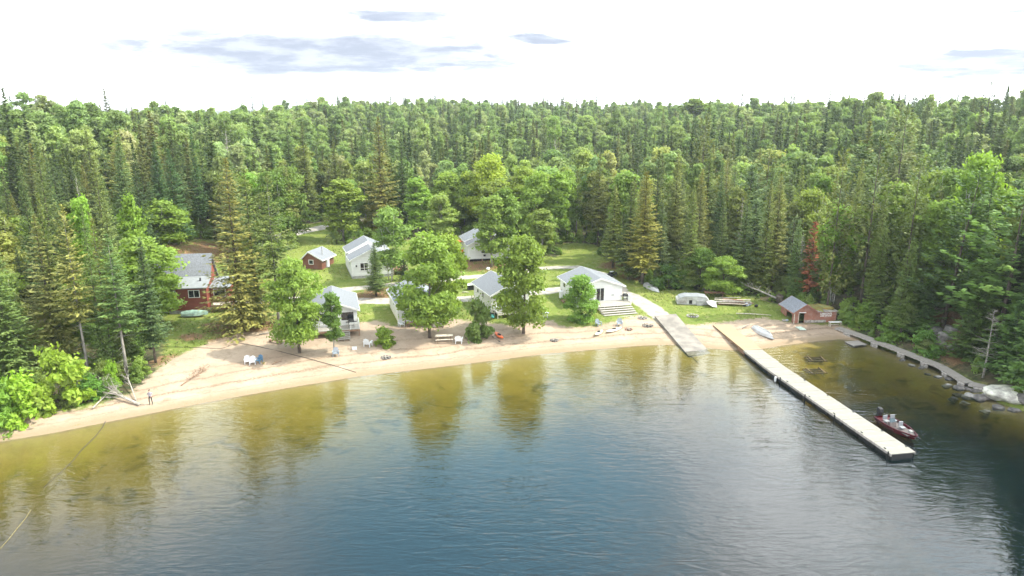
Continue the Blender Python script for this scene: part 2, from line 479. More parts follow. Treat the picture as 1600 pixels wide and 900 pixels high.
def water_mat():
    m = bpy.data.materials.new('lake_water')
    m.use_nodes = True
    N = NT(m.node_tree)
    tc = N.add('ShaderNodeNewGeometry').outputs['Position']
    # wind ripples running roughly along the shore, in patches
    mp = N.add('ShaderNodeMapping', None, Vector=tc, Rotation=(0, 0, math.radians(-20)), Scale=(0.42, 1.35, 1)).outputs[0]
    a = N.noise(0.75, 3, mp, 0.5, 0.6)
    a = N.math('SUBTRACT', 1.0, N.math('ABSOLUTE', N.math('SUBTRACT', N.math('MULTIPLY', a, 3.0), 1.5)))
    mp2 = N.add('ShaderNodeMapping', None, Vector=tc, Rotation=(0, 0, math.radians(14)), Scale=(0.5, 1.2, 1)).outputs[0]
    b = N.noise(2.1, 3, mp2, 0.5, 0.4)
    patch = N.smooth(N.noise(0.035, 4, tc, 0.55), 0.38, 0.62, 0.45, 1.3)
    mp3 = N.add('ShaderNodeMapping', None, Vector=tc, Rotation=(0, 0, math.radians(-12)), Scale=(0.8, 2.6, 1)).outputs[0]
    c3 = N.noise(2.6, 2, mp3, 0.5, 0.8)
    h = N.math('ADD', N.math('MULTIPLY', a, 0.026), N.math('ADD', N.math('MULTIPLY', b, 0.024), N.math('MULTIPLY', c3, 0.007)))
    bp = N.add('ShaderNodeBump', None, Height=N.math('MULTIPLY', h, patch), Strength=1.0, Distance=1.0)
    fr = N.add('ShaderNodeFresnel', None, IOR=1.45, Normal=bp.outputs[0])
    gl = N.add('ShaderNodeBsdfAnisotropic', None, Color=(1, 1, 1, 1), Roughness=0.03, Normal=bp.outputs[0])
    tr = N.add('ShaderNodeBsdfTransparent', None, Color=(1, 1, 1, 1))
    df = N.add('ShaderNodeBsdfDiffuse', None, Color=(0.03, 0.11, 0.14, 1))
    body = N.add('ShaderNodeMixShader', None, Fac=0.05)
    L = m.node_tree.links.new
    L(tr.outputs[0], body.inputs[1]); L(df.outputs[0], body.inputs[2])
    mx = N.add('ShaderNodeMixShader', None, Fac=fr.outputs[0])
    L(body.outputs[0], mx.inputs[1]); L(gl.outputs[0], mx.inputs[2])
    va = N.add('ShaderNodeVolumeAbsorption', None, Color=(0.735, 0.71, 0.06, 1), Density=0.95)
    o = N.add('ShaderNodeOutputMaterial')
    L(mx.outputs[0], o.inputs[0]); L(va.outputs[0], o.inputs[1])
    MATS['lake_water'] = m


water_mat()


# ============================================================ mesh helpers
def raw_mesh(name, V, F, M, tone=None, smooth=False):
    """V (n,3), F (m,k) with equal k"""
    me = bpy.data.meshes.new(name)
    V = np.asarray(V, np.float32); F = np.asarray(F, np.int32)
    k = F.shape[1]
    me.vertices.add(len(V)); me.vertices.foreach_set('co', V.ravel())
    me.loops.add(F.size); me.loops.foreach_set('vertex_index', F.ravel())
    me.polygons.add(len(F))
    me.polygons.foreach_set('loop_start', np.arange(len(F), dtype=np.int32) * k)
    me.polygons.foreach_set('loop_total', np.full(len(F), k, np.int32))
    if tone is not None:
        at_ = me.attributes.new('tone', 'FLOAT', 'POINT')
        at_.data.foreach_set('value', np.asarray(tone, np.float32))
    me.update(calc_edges=True)
    if smooth:
        me.polygons.foreach_set('use_smooth', np.ones(len(F), bool))
    me.materials.append(MATS[M])
    return me


def link(name, me, parent=None):
    o = bpy.data.objects.new(name, me)
    COL.objects.link(o)
    if parent is not None:
        o.parent = parent
    return o


def tag(o, label=None, cat=None, group=None, kind=None):
    if label: o['label'] = label
    if cat: o['category'] = cat
    if group: o['group'] = group
    if kind: o['kind'] = kind
    return o


def thing(name, label, cat, loc=(0, 0, 0), rz=0.0, group=None):
    o = bpy.data.objects.new(name, None)
    o.empty_display_size = 0.3
    COL.objects.link(o)
    o.location = loc
    o.rotation_euler = (0, 0, rz)
    return tag(o, label, cat, group)


class MB:
    """collects simple solids into one mesh"""
    def __init__(s):
        s.v, s.f = [], []
    def add(s, vs, fs):
        o = len(s.v)
        s.v += [tuple(v) for v in vs]
        s.f += [tuple(i + o for i in f) for f in fs]
        return s
    def box(s, lo, hi, mtx=None):
        x0, y0, z0 = lo; x1, y1, z1 = hi
        vs = [(x0, y0, z0), (x1, y0, z0), (x1, y1, z0), (x0, y1, z0), (x0, y0, z1), (x1, y0, z1), (x1, y1, z1), (x0, y1, z1)]
        if mtx is not None:
            vs = [mtx @ Vector(v) for v in vs]
        return s.add(vs, [(0, 3, 2, 1), (4, 5, 6, 7), (0, 1, 5, 4), (1, 2, 6, 5), (2, 3, 7, 6), (3, 0, 4, 7)])
    def beam(s, p0, p1, w, h):
        """box of width w and height h running from p0 to p1"""
        p0, p1 = Vector(p0), Vector(p1)
        d = (p1 - p0); L = d.length; d.normalize()
        up = Vector((0, 0, 1)) if abs(d.z) < 0.95 else Vector((0, 1, 0))
        sx = d.cross(up).normalized(); up = sx.cross(d)
        m = Matrix((sx, d, up)).transposed().to_4x4(); m.translation = p0
        return s.box((-w / 2, 0, -h / 2), (w / 2, L, h / 2), m)
    def tube(s, pts, rad, n=8):
        pts = [Vector(p) for p in pts]
        if not hasattr(rad, '__len__'):
            rad = [rad] * len(pts)
        o = len(s.v)
        for i, p in enumerate(pts):
            a = pts[max(i - 1, 0)]; b = pts[min(i + 1, len(pts) - 1)]
            d = (b - a).normalized() if (b - a).length > 1e-6 else Vector((0, 0, 1))
            u = d.cross(Vector((0.3, 0.9, 0.1)) if abs(d.x) > 0.8 else Vector((1, 0.07, 0.05))).normalized()
            w = d.cross(u)
            for k in range(n):
                t = 2 * math.pi * k / n
                s.v.append(tuple(p + (u * math.cos(t) + w * math.sin(t)) * rad[i]))
        for i in range(len(pts) - 1):
            for k in range(n):
                a = o + i * n + k; b = o + i * n + (k + 1) % n
                s.f.append((a, b, b + n, a + n))
        s.f.append(tuple(o + k for k in range(n))[::-1])
        s.f.append(tuple(o + (len(pts) - 1) * n + k for k in range(n)))
        return s
    def prism(s, poly, y0, y1):
        """poly in x,z extruded along y"""
        n = len(poly)
        vs = [(x, y0, z) for x, z in poly] + [(x, y1, z) for x, z in poly]
        fs = [tuple(range(n)), tuple(range(2 * n - 1, n - 1, -1))] + [(i, n + i, n + (i + 1) % n, (i + 1) % n) for i in range(n)]
        return s.add(vs, fs)
    def blob(s, c, r, seed=0, rough=0.2, n=2):
        import bmesh
        bm = bmesh.new()
        bmesh.ops.create_icosphere(bm, subdivisions=n, radius=1.0)
        rr = random.Random(seed)
        ph = [rr.uniform(0, 6) for _ in range(6)]
        vs = []
        for v in bm.verts:
            p = v.co
            k = 1 + rough * (math.sin(p.x * 2.3 + ph[0]) * math.cos(p.y * 2.9 + ph[1]) + 0.6 * math.sin(p.z * 4.1 + p.x * 3 + ph[2]) + 0.4 * math.sin(p.y * 7 + ph[3]) * math.cos(p.x * 6 + ph[4]))
            vs.append((c[0] + p.x * r[0] * k, c[1] + p.y * r[1] * k, c[2] + p.z * r[2] * k))
        fs = [tuple(v.index for v in f.verts) for f in bm.faces]
        bm.free()
        return s.add(vs, fs)
    def build(s, name, m, parent=None, bevel=0.0, smooth=False):
        me = bpy.data.meshes.new(name)
        me.from_pydata(s.v, [], s.f)
        me.materials.append(MATS[m])
        import bmesh
        bm = bmesh.new(); bm.from_mesh(me)
        bmesh.ops.recalc_face_normals(bm, faces=bm.faces)
        if bevel:
            bmesh.ops.bevel(bm, geom=[e for e in bm.edges if e.calc_face_angle(0) > 0.7], offset=bevel, segments=1, affect='EDGES')
        bm.to_mesh(me); bm.free()
        if smooth:
            me.polygons.foreach_set('use_smooth', np.ones(len(me.polygons), bool))
        me.update()
        return link(name, me, parent)


def rotz(p, a):
    c, s_ = math.cos(a), math.sin(a)
    return (p[0] * c - p[1] * s_, p[0] * s_ + p[1] * c)


# ============================================================ zones of the ground
def poly_px(pts):
    return np.array([at(*p) for p in pts])


CLEAR = poly_px([(-60, 668), (0, 652), (60, 643), (120, 634), (180, 622), (232, 604), (250, 570), (262, 520), (250, 488), (252, 405), (268, 388), (300, 374), (345, 376),
                 (352, 412), (430, 398), (462, 388), (460, 352), (512, 346), (526, 384), (600, 378), (722, 366), (790, 388), (868, 402), (905, 384), (945, 402),
                 (975, 425), (1000, 441), (1045, 452), (1100, 455), (1160, 462), (1220, 476), (1320, 503), (1338, 520), (1400, 543), (1470, 568), (1550, 610), (1620, 640),
                 (1500, 760), (0, 800)])
SAND = poly_px([(-80, 678), (0, 658), (150, 633), (205, 614), (232, 590), (268, 560), (330, 534), (375, 520), (440, 515), (482, 508), (560, 505), (590, 500),
                (615, 510), (700, 498), (800, 508), (862, 500), (885, 512), (930, 510), (1000, 491), (1035, 505), (1085, 508), (1130, 503), (1190, 496), (1232, 503),
                (1310, 506), (1338, 520), (1342, 534)] + [p for p in SHORE_PX[18::-1]] + [(-80, 705)])
ROADS = [([(330, 478), (400, 470), (470, 468), (560, 470), (650, 471), (740, 466), (860, 454), (940, 447), (985, 462), (1012, 478), (1040, 500)], 1.6),
         ([(540, 452), (620, 444), (700, 436), (790, 428), (860, 418), (900, 417), (945, 430), (970, 452)], 1.2),
         ([(430, 372), (470, 362), (520, 352), (560, 346)], 2.0)]
SOILS = [((305, 398), 5.5), ((330, 388), 4.0), ((600, 458), 3.5), ((630, 455), 3.5), ((575, 462), 2.5), ((385, 512), 4.5), ((410, 520), 3.0), ((755, 412), 5.0), ((720, 415), 4.0), ((655, 440), 3.0),
         ((300, 526), 1.6), ((262, 562), 1.8), ((335, 508), 1.6), ((345, 532), 1.4), ((1470, 530), 2.6), ((1480, 500), 2.4), ((1500, 555), 2.0), ((990, 430), 3.0), ((960, 415), 3.0)]
OPENINGS = [((1420, 372), 9.0), ((1155, 355), 6.0), ((470, 360), 7.0), ((900, 388), 5)]


ROAD_LINES = [(poly_px(p), w) for p, w in ROADS]
SOIL_PTS = [(np.array(at(*c)), r) for c, r in SOILS]
OPEN_PTS = [(np.array(at(*c)), r) for c, r in OPENINGS]


def zones(P):
    land = in_poly(P, LAND)
    d = dist_poly(P, SHORE)
    sd_ = np.where(land, d, -d)
    def soft(poly, w):
        e = dist_poly(P, poly, True)
        e = np.where(in_poly(P, poly), e, -e)
        return np.clip(0.5 + e / w, 0, 1)
    sand = soft(SAND, 3.2) * (sd_ > -2)
    sand = np.maximum(sand, np.clip(0.9 - np.abs(sd_) / 2.0, 0, 1) * (P[:, 0] < 49))
    grass = soft(CLEAR, 4.0)
    road = np.zeros(len(P))
    for line, w in ROAD_LINES:
        road = np.maximum(road, np.clip(0.5 + (w - dist_poly(P, line)) / 1.2, 0, 1))
    soil = np.zeros(len(P))
    for q, r in SOIL_PTS:
        soil = np.maximum(soil, np.clip(1.0 - 0.5 * np.hypot(*(P - q).T) / r, 0, 1))
    for q, r in OPEN_PTS:
        grass = np.maximum(grass, np.clip(0.5 + (r - np.hypot(*(P - q).T)) / 3, 0, 1))
    return sd_, sand, grass, road, soil


def axis(lo, hi, step, far_lo, far_hi, grow=1.09):
    a = list(np.arange(lo, hi, step))
    s, v = step, hi
    out = []
    while v < far_hi:
        out.append(v); s *= grow; v += s
    out.append(far_hi)
    s, v = step, lo
    pre = []
    while v > far_lo:
        s *= grow; v -= s
        pre.append(max(v, far_lo))
    return np.array(pre[::-1] + a + out)


def build_terrain():
    X = axis(-75, 80, 0.6, -3200, 3200)
    Y = axis(50, 165, 0.6, -500, 5200)
    gx, gy = np.meshgrid(X, Y)
    P = np.c_[gx.ravel(), gy.ravel()]
    Z = ground(P)
    sd_, sand, grass, road, soil = zones(P)
    nx, ny = len(X), len(Y)
    i = np.arange(nx * ny).reshape(ny, nx)
    F = np.stack([i[:-1, :-1], i[:-1, 1:], i[1:, 1:], i[1:, :-1]], -1).reshape(-1, 4)
    fm = lambda a: a[F].mean(1)
    fs, fg, fr_, fo, fd = fm(sand), fm(grass), fm(road), fm(soil), fm(sd_)
    cls = np.full(len(F), 0)
    cls[fg > 0.5] = 1
    cls[fs > 0.5] = 2
    cls[(fr_ > 0.5) & (fd > 2)] = 3
    cls[fd < 0] = 4
    V = np.c_[P, Z]
    for k, nm in enumerate(['ground', 'lawn', 'beach', 'gravel_road', 'lake_bed']):
        f = F[cls == k]
        used, inv = np.unique(f, return_inverse=True)
        me = raw_mesh(nm, V[used], inv.reshape(-1, 4), 'terrain', smooth=True)
        for an, arr in (('sand', sand), ('grass', grass), ('road', road), ('soil', soil), ('dep', np.maximum(-Z, 0))):
            a = me.attributes.new(an, 'FLOAT', 'POINT')
            a.data.foreach_set('value', arr[used].astype(np.float32))
        tag(link(nm, me), kind='structure')
    # the lake: a closed body of water, its top at level 0
    w = MB().box((-900, -450, -14), (900, 112, 0.0)).build('water', 'lake_water')
    tag(w, kind='structure')


build_terrain()

# ============================================================ vegetation meshes
def quads(C, U, W, tone):
    """leaf faces: centres C, half axes U and W"""
    n = len(C)
    V = np.stack([C - U, C - W * 0.9, C + U, C + W], 1).reshape(-1, 3)
    F = np.arange(n * 4).reshape(n, 4)
    return V, F, np.repeat(tone, 4)


def unit(v):
    return v / (np.linalg.norm(v, axis=-1, keepdims=True) + 1e-9)


def broadleaf(seed, H=15.0, W=8.5, base=0.2, lobes=70, leaves=200, size=0.26, shape='round', m='broad_leaf', lobe_r=1.15):
    r = np.random.default_rng(seed)
    lob = []
    while len(lob) < lobes:
        t = r.random() ** 0.8
        if shape == 'round':
            rad = math.sin(math.pi * min(max(0.12 + 0.84 * t, 0), 1)) ** 0.75
        elif shape == 'tall':
            rad = math.sin(math.pi * min(0.10 + 0.87 * t, 1)) ** 0.6 * (0.75 + 0.25 * math.sin(t * 9 + seed))
        else:
            rad = (1 - t) ** 0.5 * (0.4 + 0.6 * min(1, t * 4 + 0.5))
        a = r.random() * 2 * math.pi
        rr = W / 2 * rad * math.sqrt(0.16 + 0.84 * r.random()) * (1 + 0.22 * math.sin(3 * a + seed) + 0.14 * math.sin(5 * a + 2 * seed + t * 6))
        lob.append((rr * math.cos(a) * 0.88, rr * math.sin(a) * 0.88, H * (base + (0.97 - base) * t) - 0.5))
    lob = np.array(lob)
    lr = lobe_r * (0.6 + 0.8 * r.random(len(lob))) * W / 8.5
    n = lobes * leaves
    li = r.integers(0, lobes, n)
    d = unit(r.normal(size=(n, 3)))
    d[:, 2] = np.abs(d[:, 2]) * np.where(r.random(n) < 0.75, 1, -1)
    rad = lr[li] * (0.35 + 0.65 * r.random(n) ** 0.5) * (1 + 0.25 * r.normal(size=n) * 0.7)
    C = lob[li] + d * rad[:, None] * np.array([1.12, 1.12, 0.62])
    # stray sprays that break the outline
    k = r.random(n) < 0.05
    C[k] += unit(C[k] - np.array([0, 0, H * 0.5])) * (r.random(k.sum()) * 0.9)[:, None]
    nrm = unit(d + 0.9 * r.normal(size=(n, 3)) + np.array([0, 0, 0.55]))
    u = unit(np.cross(nrm, r.normal(size=(n, 3))))
    w = np.cross(nrm, u)
    s = size * (0.55 + 0.9 * r.random(n))
    lt = r.random(lobes) * 0.5 + 0.2
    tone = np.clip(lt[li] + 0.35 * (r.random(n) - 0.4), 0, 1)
    V, F, T = quads(C, u * s[:, None], w * (s * 0.62)[:, None], tone)
    me = raw_mesh('crown', V, F, m, T)
    return me, lob, H, base


def limb_mesh(seed, lob, H, m='bark', r0=0.16, stems=1, count=16, lean=0.0, frac=0.5):
    r = random.Random(seed)
    b = MB()
    for k in range(stems):
        a = 6.28 * k / stems + seed
        sx, sy = (0.25 * math.cos(a), 0.25 * math.sin(a)) if stems > 1 else (0, 0)
        tx, ty = ((H * 0.13 * math.cos(a), H * 0.13 * math.sin(a)) if stems > 1 else (r.uniform(-.4, .4) + lean, r.uniform(-.4, .4)))
        pts = []
        for i in range(7):
            t = i / 6
            pts.append((sx + (tx - sx) * t ** 1.4 + 0.12 * math.sin(3 * t + seed), sy + (ty - sy) * t ** 1.4, -0.3 + (H * 0.93 + 0.3) * t))
        b.tube(pts, [r0 * (1.25 if i == 0 else 1) * (1 - i / 6 * 0.86) / math.sqrt(stems) * 1.2 for i in range(7)], 7)
        for j in range(count // stems):
            l = lob[r.randrange(len(lob))]
            t = max(0.18, min(0.85, l[2] / H - 0.16))
            q = Vector(pts[0]).lerp(Vector(pts[-1]), t)
            i0 = min(5, int(t * 6)); q = Vector(pts[i0]).lerp(Vector(pts[i0 + 1]), t * 6 - i0)
            e = Vector(l)
            mid = q.lerp(e, 0.5) + Vector((0, 0, -0.25))
            b.tube([q, mid, e], [r0 * 0.38, r0 * 0.25, 0.02], 5)
    me_o = b
    me = bpy.data.meshes.new('trunk')
    me.from_pydata(me_o.v, [], me_o.f)
    me.polygons.foreach_set('use_smooth', np.ones(len(me.polygons), bool))
    me.materials.append(MATS[m])
    return me


def conifer(seed, H=20.0, R=3.2, base=0.1, whorls=38, per=8, seg=9, size=0.30, droop=0.30, power=0.85, m='spruce_needle', irregular=0.18, gaps=0.0, hang=0.5, clump=False):
    r = np.random.default_rng(seed)
    C, U, W_, T = [], [], [], []
    btone = 0.35
    for k in range(whorls):
        t = (k + 0.5) / whorls
        z0 = H * (base + (1 - base) * t)
        L0 = R * max(0.03, (1 - t)) ** power * (0.75 + 0.25 * min(1, t * 5 + 0.3))
        nb = max(4, int(per * (0.6 + 0.5 * (1 - t))))
        a0 = r.random() * 6.28
        for j in range(nb):
            if r.random() < gaps:
                continue
            a = a0 + 6.28 * j / nb + r.normal() * 0.16
            L = L0 * (1 + irregular * r.normal()) * (1 + 0.12 * math.sin(2 * a + seed + k * 0.3))
            L = max(0.15, L)
            el = 0.55 * t - droop * (1 - t) + r.normal() * 0.07
            dirx, diry = math.cos(a), math.sin(a)
            ns = max(2, int(seg * L / R + 2))
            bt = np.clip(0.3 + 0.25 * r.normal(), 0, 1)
            zz = z0 + r.normal() * 0.12
            for s in range(ns):
                f = (s + 0.6) / ns
                if clump and f < 0.45:
                    continue
                rad = L * f
                up = rad * math.tan(el) + 0.22 * L * (f ** 3) * (0.6 if not clump else 1.2)
                wd = (0.34 * L * (1 - f * 0.75) * (0.35 + f) + 0.1)
                reps = 4 if not clump else 5
                for q in range(reps):
                    off = (r.random() - 0.5) * 2 * wd
                    cx = rad * dirx - off * diry; cy = rad * diry + off * dirx
                    cz = zz + up - abs(off) * 0.25 + r.normal() * 0.06 * (1 if not clump else 3)
                    sz = size * (0.7 + 0.7 * r.random()) * (0.65 + 0.35 * (1 - t))
                    # spray direction: outwards with a sideways fan, hanging a little
                    sg = 1 if off > 0 else -1
                    v = np.array([dirx - sg * diry * 0.7 + 0.3 * r.normal(), diry + sg * dirx * 0.7 + 0.3 * r.normal(), math.tan(el) * 0.7 - 0.25 * hang + 0.2 * r.normal()])
                    v /= np.linalg.norm(v)
                    nn = np.array([0.45 * dirx + 0.4 * r.normal(), 0.45 * diry + 0.4 * r.normal(), 1.0])
                    w = np.cross(nn, v); w /= np.linalg.norm(w)
                    C.append((cx, cy, cz)); U.append(v * sz); W_.append(w * sz * (0.42 if not clump else 0.55))
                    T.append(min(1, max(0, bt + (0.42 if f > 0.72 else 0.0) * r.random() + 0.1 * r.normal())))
    # leader
    for q in range(10):
        z = H * (1 - 0.006 * q)
        v = np.array([0.25 * r.normal(), 0.25 * r.normal(), 1.0]); v /= np.linalg.norm(v)
        w = np.cross(v, r.normal(size=3)); w /= np.linalg.norm(w)
        C.append((0, 0, z - 0.1)); U.append(v * size * 0.9); W_.append(w * size * 0.25); T.append(0.5)
    V, F, TT = quads(np.array(C), np.array(U), np.array(W_), np.array(T))
    return raw_mesh('crown', V, F, m, TT)


def conifer_trunk(seed, H, r0, base, m='bark', stubs=24):
    r = random.Random(seed)
    b = MB()
    b.tube([(0.03 * math.sin(i + seed), 0.03 * math.cos(i * 2 + seed), -0.3 + (H * 0.97 + 0.3) * i / 6) for i in range(7)],
           [r0 * (1.2 if i == 0 else 1) * (1 - i / 6 * 0.93) for i in range(7)], 8)
    for i in range(stubs):
        z = H * r.uniform(0.06, max(base, 0.12) + 0.35)
        a = r.uniform(0, 6.28); L = r.uniform(0.6, 1.7)
        b.tube([(0, 0, z), (L * math.cos(a), L * math.sin(a), z - r.uniform(0, 0.3))], [0.035, 0.008], 4)
    me = bpy.data.meshes.new('trunk')
    me.from_pydata(b.v, [], b.f)
    me.polygons.foreach_set('use_smooth', np.ones(len(me.polygons), bool))
    me.materials.append(MATS[m])
    return me


# library: kind -> list of (crown mesh, trunk mesh, height, half width)
LIB = {}


def make_library():
    LIB['round'] = []
    for s in range(4):
        me, lob, H, b = broadleaf(11 + s, 15, 8.6, 0.16, 88, 210, 0.235, 'round')
        LIB['round'].append((me, limb_mesh(s, lob, H, 'bark', 0.19, 1, 18), 15.0, 4.9))
    LIB['tall'] = []
    for s in range(4):
        me, lob, H, b = broadleaf(31 + s, 16, 5.8, 0.24, 70, 190, 0.24, 'tall', lobe_r=1.3)
        LIB['tall'].append((me, limb_mesh(s + 9, lob, H, 'grey_bark', 0.15, 1, 16), 16.0, 3.3))
    LIB['birch'] = []
    for s in range(3):
        me, lob, H, b = broadleaf(51 + s, 14, 7.0, 0.25, 80, 120, 0.20, 'tall', lobe_r=1.15)
        LIB['birch'].append((me, limb_mesh(s + 5, lob, H, 'white_bark', 0.10, 3, 15), 14.0, 3.8))
    LIB['bush'] = []
    for s in range(3):
        me, lob, H, b = broadleaf(71 + s, 4.0, 4.2, -0.04, 40, 170, 0.20, 'bush', lobe_r=1.0)
        LIB['bush'].append((me, limb_mesh(s + 3, lob, H, 'bark', 0.05, 3, 12), 4.0, 2.2))
    LIB['fardec'] = []
    for s in range(7):
        me, lob, H, b = broadleaf(91 + s, 16, [7.6, 6.4, 5.0, 6.8, 5.6, 8.2, 4.6][s], 0.16, [56, 48, 40, 50, 44, 64, 38][s], 150, 0.32, 'round' if s % 2 else 'tall', m='far_leaf', lobe_r=[1.2, 1.3, 1.4, 1.1, 1.3, 1.1, 1.4][s])
        LIB['fardec'].append((me, limb_mesh(s + 3, lob, H, 'white_bark' if s < 2 else 'grey_bark', 0.15, 1, 8), 16.0, 3.9))
    LIB['spruce'] = []
    for s in range(5):
        H = 20.0
        me = conifer(111 + s, H, [2.9, 3.3, 2.5, 3.6, 2.7][s], [0.08, 0.05, 0.12, 0.06, 0.18][s], 44, 9, 9, 0.225, [0.28, 0.36, 0.2, 0.3, 0.32][s], [0.82, 0.9, 0.75, 0.8, 0.7][s])
        LIB['spruce'].append((me, conifer_trunk(s, H, 0.2, 0.1), H, 3.0))
    LIB['barespruce'] = []
    for s in range(3):
        H = 20.0
        me = conifer(141 + s, H, 2.9, 0.34, 32, 7, 9, 0.235, 0.22, 0.7, irregular=0.3, gaps=0.12)
        LIB['barespruce'].append((me, conifer_trunk(s + 7, H, 0.21, 0.34, 'grey_bark', 40), H, 3.0))
    LIB['farspruce'] = []
    for s in range(4):
        H = 18.0
        me = conifer(161 + s, H, [2.3, 1.7, 2.7, 2.0][s], 0.08, 30, 7, 5, 0.42, 0.25, [0.85, 0.7, 0.85, 0.75][s])
        LIB['farspruce'].append((me, conifer_trunk(s, H, 0.15, 0.1, stubs=6), H, 2.3))
    LIB['pine'] = []
    for s in range(3):
        H = 20.0
        me = conifer(181 + s, H, 4.0, 0.14, 26, 7, 10, 0.36, 0.06, 0.5, 'pine_needle', 0.35, 0.12, 0.2, True)
        LIB['pine'].append((me, conifer_trunk(s + 2, H, 0.26, 0.28, 'bark', 26), H, 4.2))
    LIB['cedar'] = []
    for s in range(3):
        H = 9.0
        me = conifer(201 + s, H, 2.4, 0.02, 30, 8, 9, 0.24, 0.1, 0.55, 'pine_needle', 0.25, 0.05, 0.9)
        LIB['cedar'].append((me, conifer_trunk(s + 2, H, 0.13, 0.05), H, 2.4))
    LIB['rust'] = [(conifer(221, 12.0, 1.5, 0.15, 26, 6, 5, 0.26, 0.25, 0.7, 'rust_needle', 0.3, 0.2), conifer_trunk(4, 12.0, 0.12, 0.3), 12.0, 1.5)]
    LIB['dead'] = []
    for s in range(2):
        r = random.Random(s)
        b = MB()
        for i in range(60):
            z = 14 * r.uniform(0.25, 0.97); a = r.uniform(0, 6.28); L = (1 - z / 16) * r.uniform(1.4, 3.2)
            p1 = (L * math.cos(a), L * math.sin(a), z + L * r.uniform(-0.1, 0.6))
            b.tube([(0, 0, z), (p1[0] * 0.5, p1[1] * 0.5, z + (p1[2] - z) * 0.35), p1], [0.04, 0.025, 0.006], 4)
            for _ in range(3):
                q = Vector((0, 0, z)).lerp(Vector(p1), r.uniform(0.4, 0.9))
                b.tube([q, q + Vector((r.uniform(-.5, .5), r.uniform(-.5, .5), r.uniform(-.1, .5)))], [0.015, 0.004], 3)
        me = bpy.data.meshes.new('branches'); me.from_pydata(b.v, [], b.f); me.materials.append(MATS['dead_wood'])
        LIB['dead'].append((me, conifer_trunk(s + 20, 14.0, 0.14, 0.3, 'dead_wood', 20), 14.0, 2.4))


make_library()

NAMES = {'round': ('maple_tree', 'tree'), 'tall': ('poplar_tree', 'tree'), 'birch': ('birch_tree', 'tree'), 'bush': ('bush', 'bush'), 'fardec': ('poplar_tree', 'tree'),
         'spruce': ('spruce_tree', 'spruce'), 'barespruce': ('spruce_tree', 'spruce'), 'farspruce': ('spruce_tree', 'spruce'), 'pine': ('pine_tree', 'pine'),
         'cedar': ('cedar_tree', 'cedar'), 'rust': ('withered_spruce', 'dead tree'), 'dead': ('dead_tree', 'dead tree')}
PLACED = []          # (x, y, radius) of every tree already standing


def plant(kind, x, y, H, label, group=None, W=None, var=None, rz=None, color=None, sink=0.1, tilt=0.0):
    lib = LIB[kind]
    v = random.randrange(len(lib)) if var is None else var % len(lib)
    crown, trunk, h0, hw = lib[v]
    s = H / h0
    sw = s * random.uniform(0.88, 1.15) if W is None else (W / 2) / hw
    nm, cat = NAMES[kind]
    o = thing(nm, label, cat, (x, y, gz(x, y) - sink), random.uniform(0, 6.28) if rz is None else rz, group)
    o.scale = (sw, sw, s)
    if tilt:
        o.rotation_euler[0] = tilt
    c = link('crown' if kind != 'dead' else 'branches', crown, o)
    if color:
        c.color = (*color, 1)
    link('trunk', trunk, o)
    PLACED.append((x, y, hw * sw))
    return o


def base_tree(kind, px, pyb, pyt, wpx, label, **kw):
    """a tree whose foot is seen at px,pyb and whose top reaches row pyt"""
    x, y = at(px, pyb)
    z0 = gz(x, y)
    v = (450 - pyt) / FPX
    tz = (-math.sin(PITCH) + v * math.cos(PITCH)) / (math.cos(PITCH) + v * math.sin(PITCH))
    H = CAM_H + y * tz - z0
    dep = y * math.cos(PITCH) + (CAM_H - H / 2 - z0) * math.sin(PITCH)
    return plant(kind, x, y, H, label, W=wpx * dep / FPX if wpx else None, **kw)


def top_point(px, pyt, H):
    """where a tree of height H stands if its top is seen at px,pyt"""
    u = (px - 800) / FPX
    v = (450 - pyt) / FPX
    d = np.array([u, math.cos(PITCH) + v * math.sin(PITCH), -math.sin(PITCH) + v * math.cos(PITCH)])
    t = np.arange(70, 900, 0.5)
    P = np.c_[d[0] * t, d[1] * t]
    z = CAM_H + d[2] * t
    g = ground(P)
    k = np.nonzero(z <= g + H)[0]
    if len(k) == 0:
        k = [np.argmin(z - g - H)]
    return P[k[0]]


def top_spot(px, pyt, H):
    """shorten the tree until it stands clear of the lawn and the beach"""
    for _ in range(14):
        p = top_point(px, pyt, H)
        sd_, sand, grass, road, soil = zones(np.array([p]))
        if sd_[0] > 5 and grass[0] < 0.35 and road[0] < 0.3:
            break
        H -= 0.8
    return p[0], p[1], H


def top_tree(kind, px, pyt, H, label, wpx=None, **kw):
    x, y = top_point(px, pyt, H)
    dep = y * math.cos(PITCH) + (CAM_H - H) * math.sin(PITCH)
    return plant(kind, x, y, H, label, W=wpx * dep / FPX if wpx else None, **kw)


# ---- trees and bushes standing in the open, one by one
base_tree('round', 468, 551, 400, 96, 'leafy maple on the beach in front of the leftmost front cabin', var=0, color=(.95, 1, .9))
base_tree('tall', 523, 552, 455, 44, 'slender young tree before the cabin steps with a grey chair at its foot', var=1)
base_tree('round', 672, 527, 362, 108, 'largest bushy maple, beside the picnic table, hiding the second cabin', var=1, color=(1.2, 1.15, .9))
base_tree('round', 700, 500, 365, 78, 'maple standing directly behind the largest bushy maple', var=2, color=(1.3, 1.2, .85))
base_tree('round', 818, 521, 362, 96, 'tall maple covering the right side of the cabin with the teal canoe', var=3, color=(1.2, 1.12, .85))
base_tree('round', 908, 500, 413, 62, 'bushy willow growing against the cabin with wide white stairs', var=2, color=(1.0, 1.1, 1.1), sink=1.6)
base_tree('bush', 748, 528, 462, 48, 'tall dark bush on the sand beside the cabin with the teal canoe', var=0, color=(.85, .95, .9))
base_tree('bush', 600, 540, 508, 40, 'low round bush on the beach next to a white lounge chair', var=1, color=(1.2, 1.2, .8))
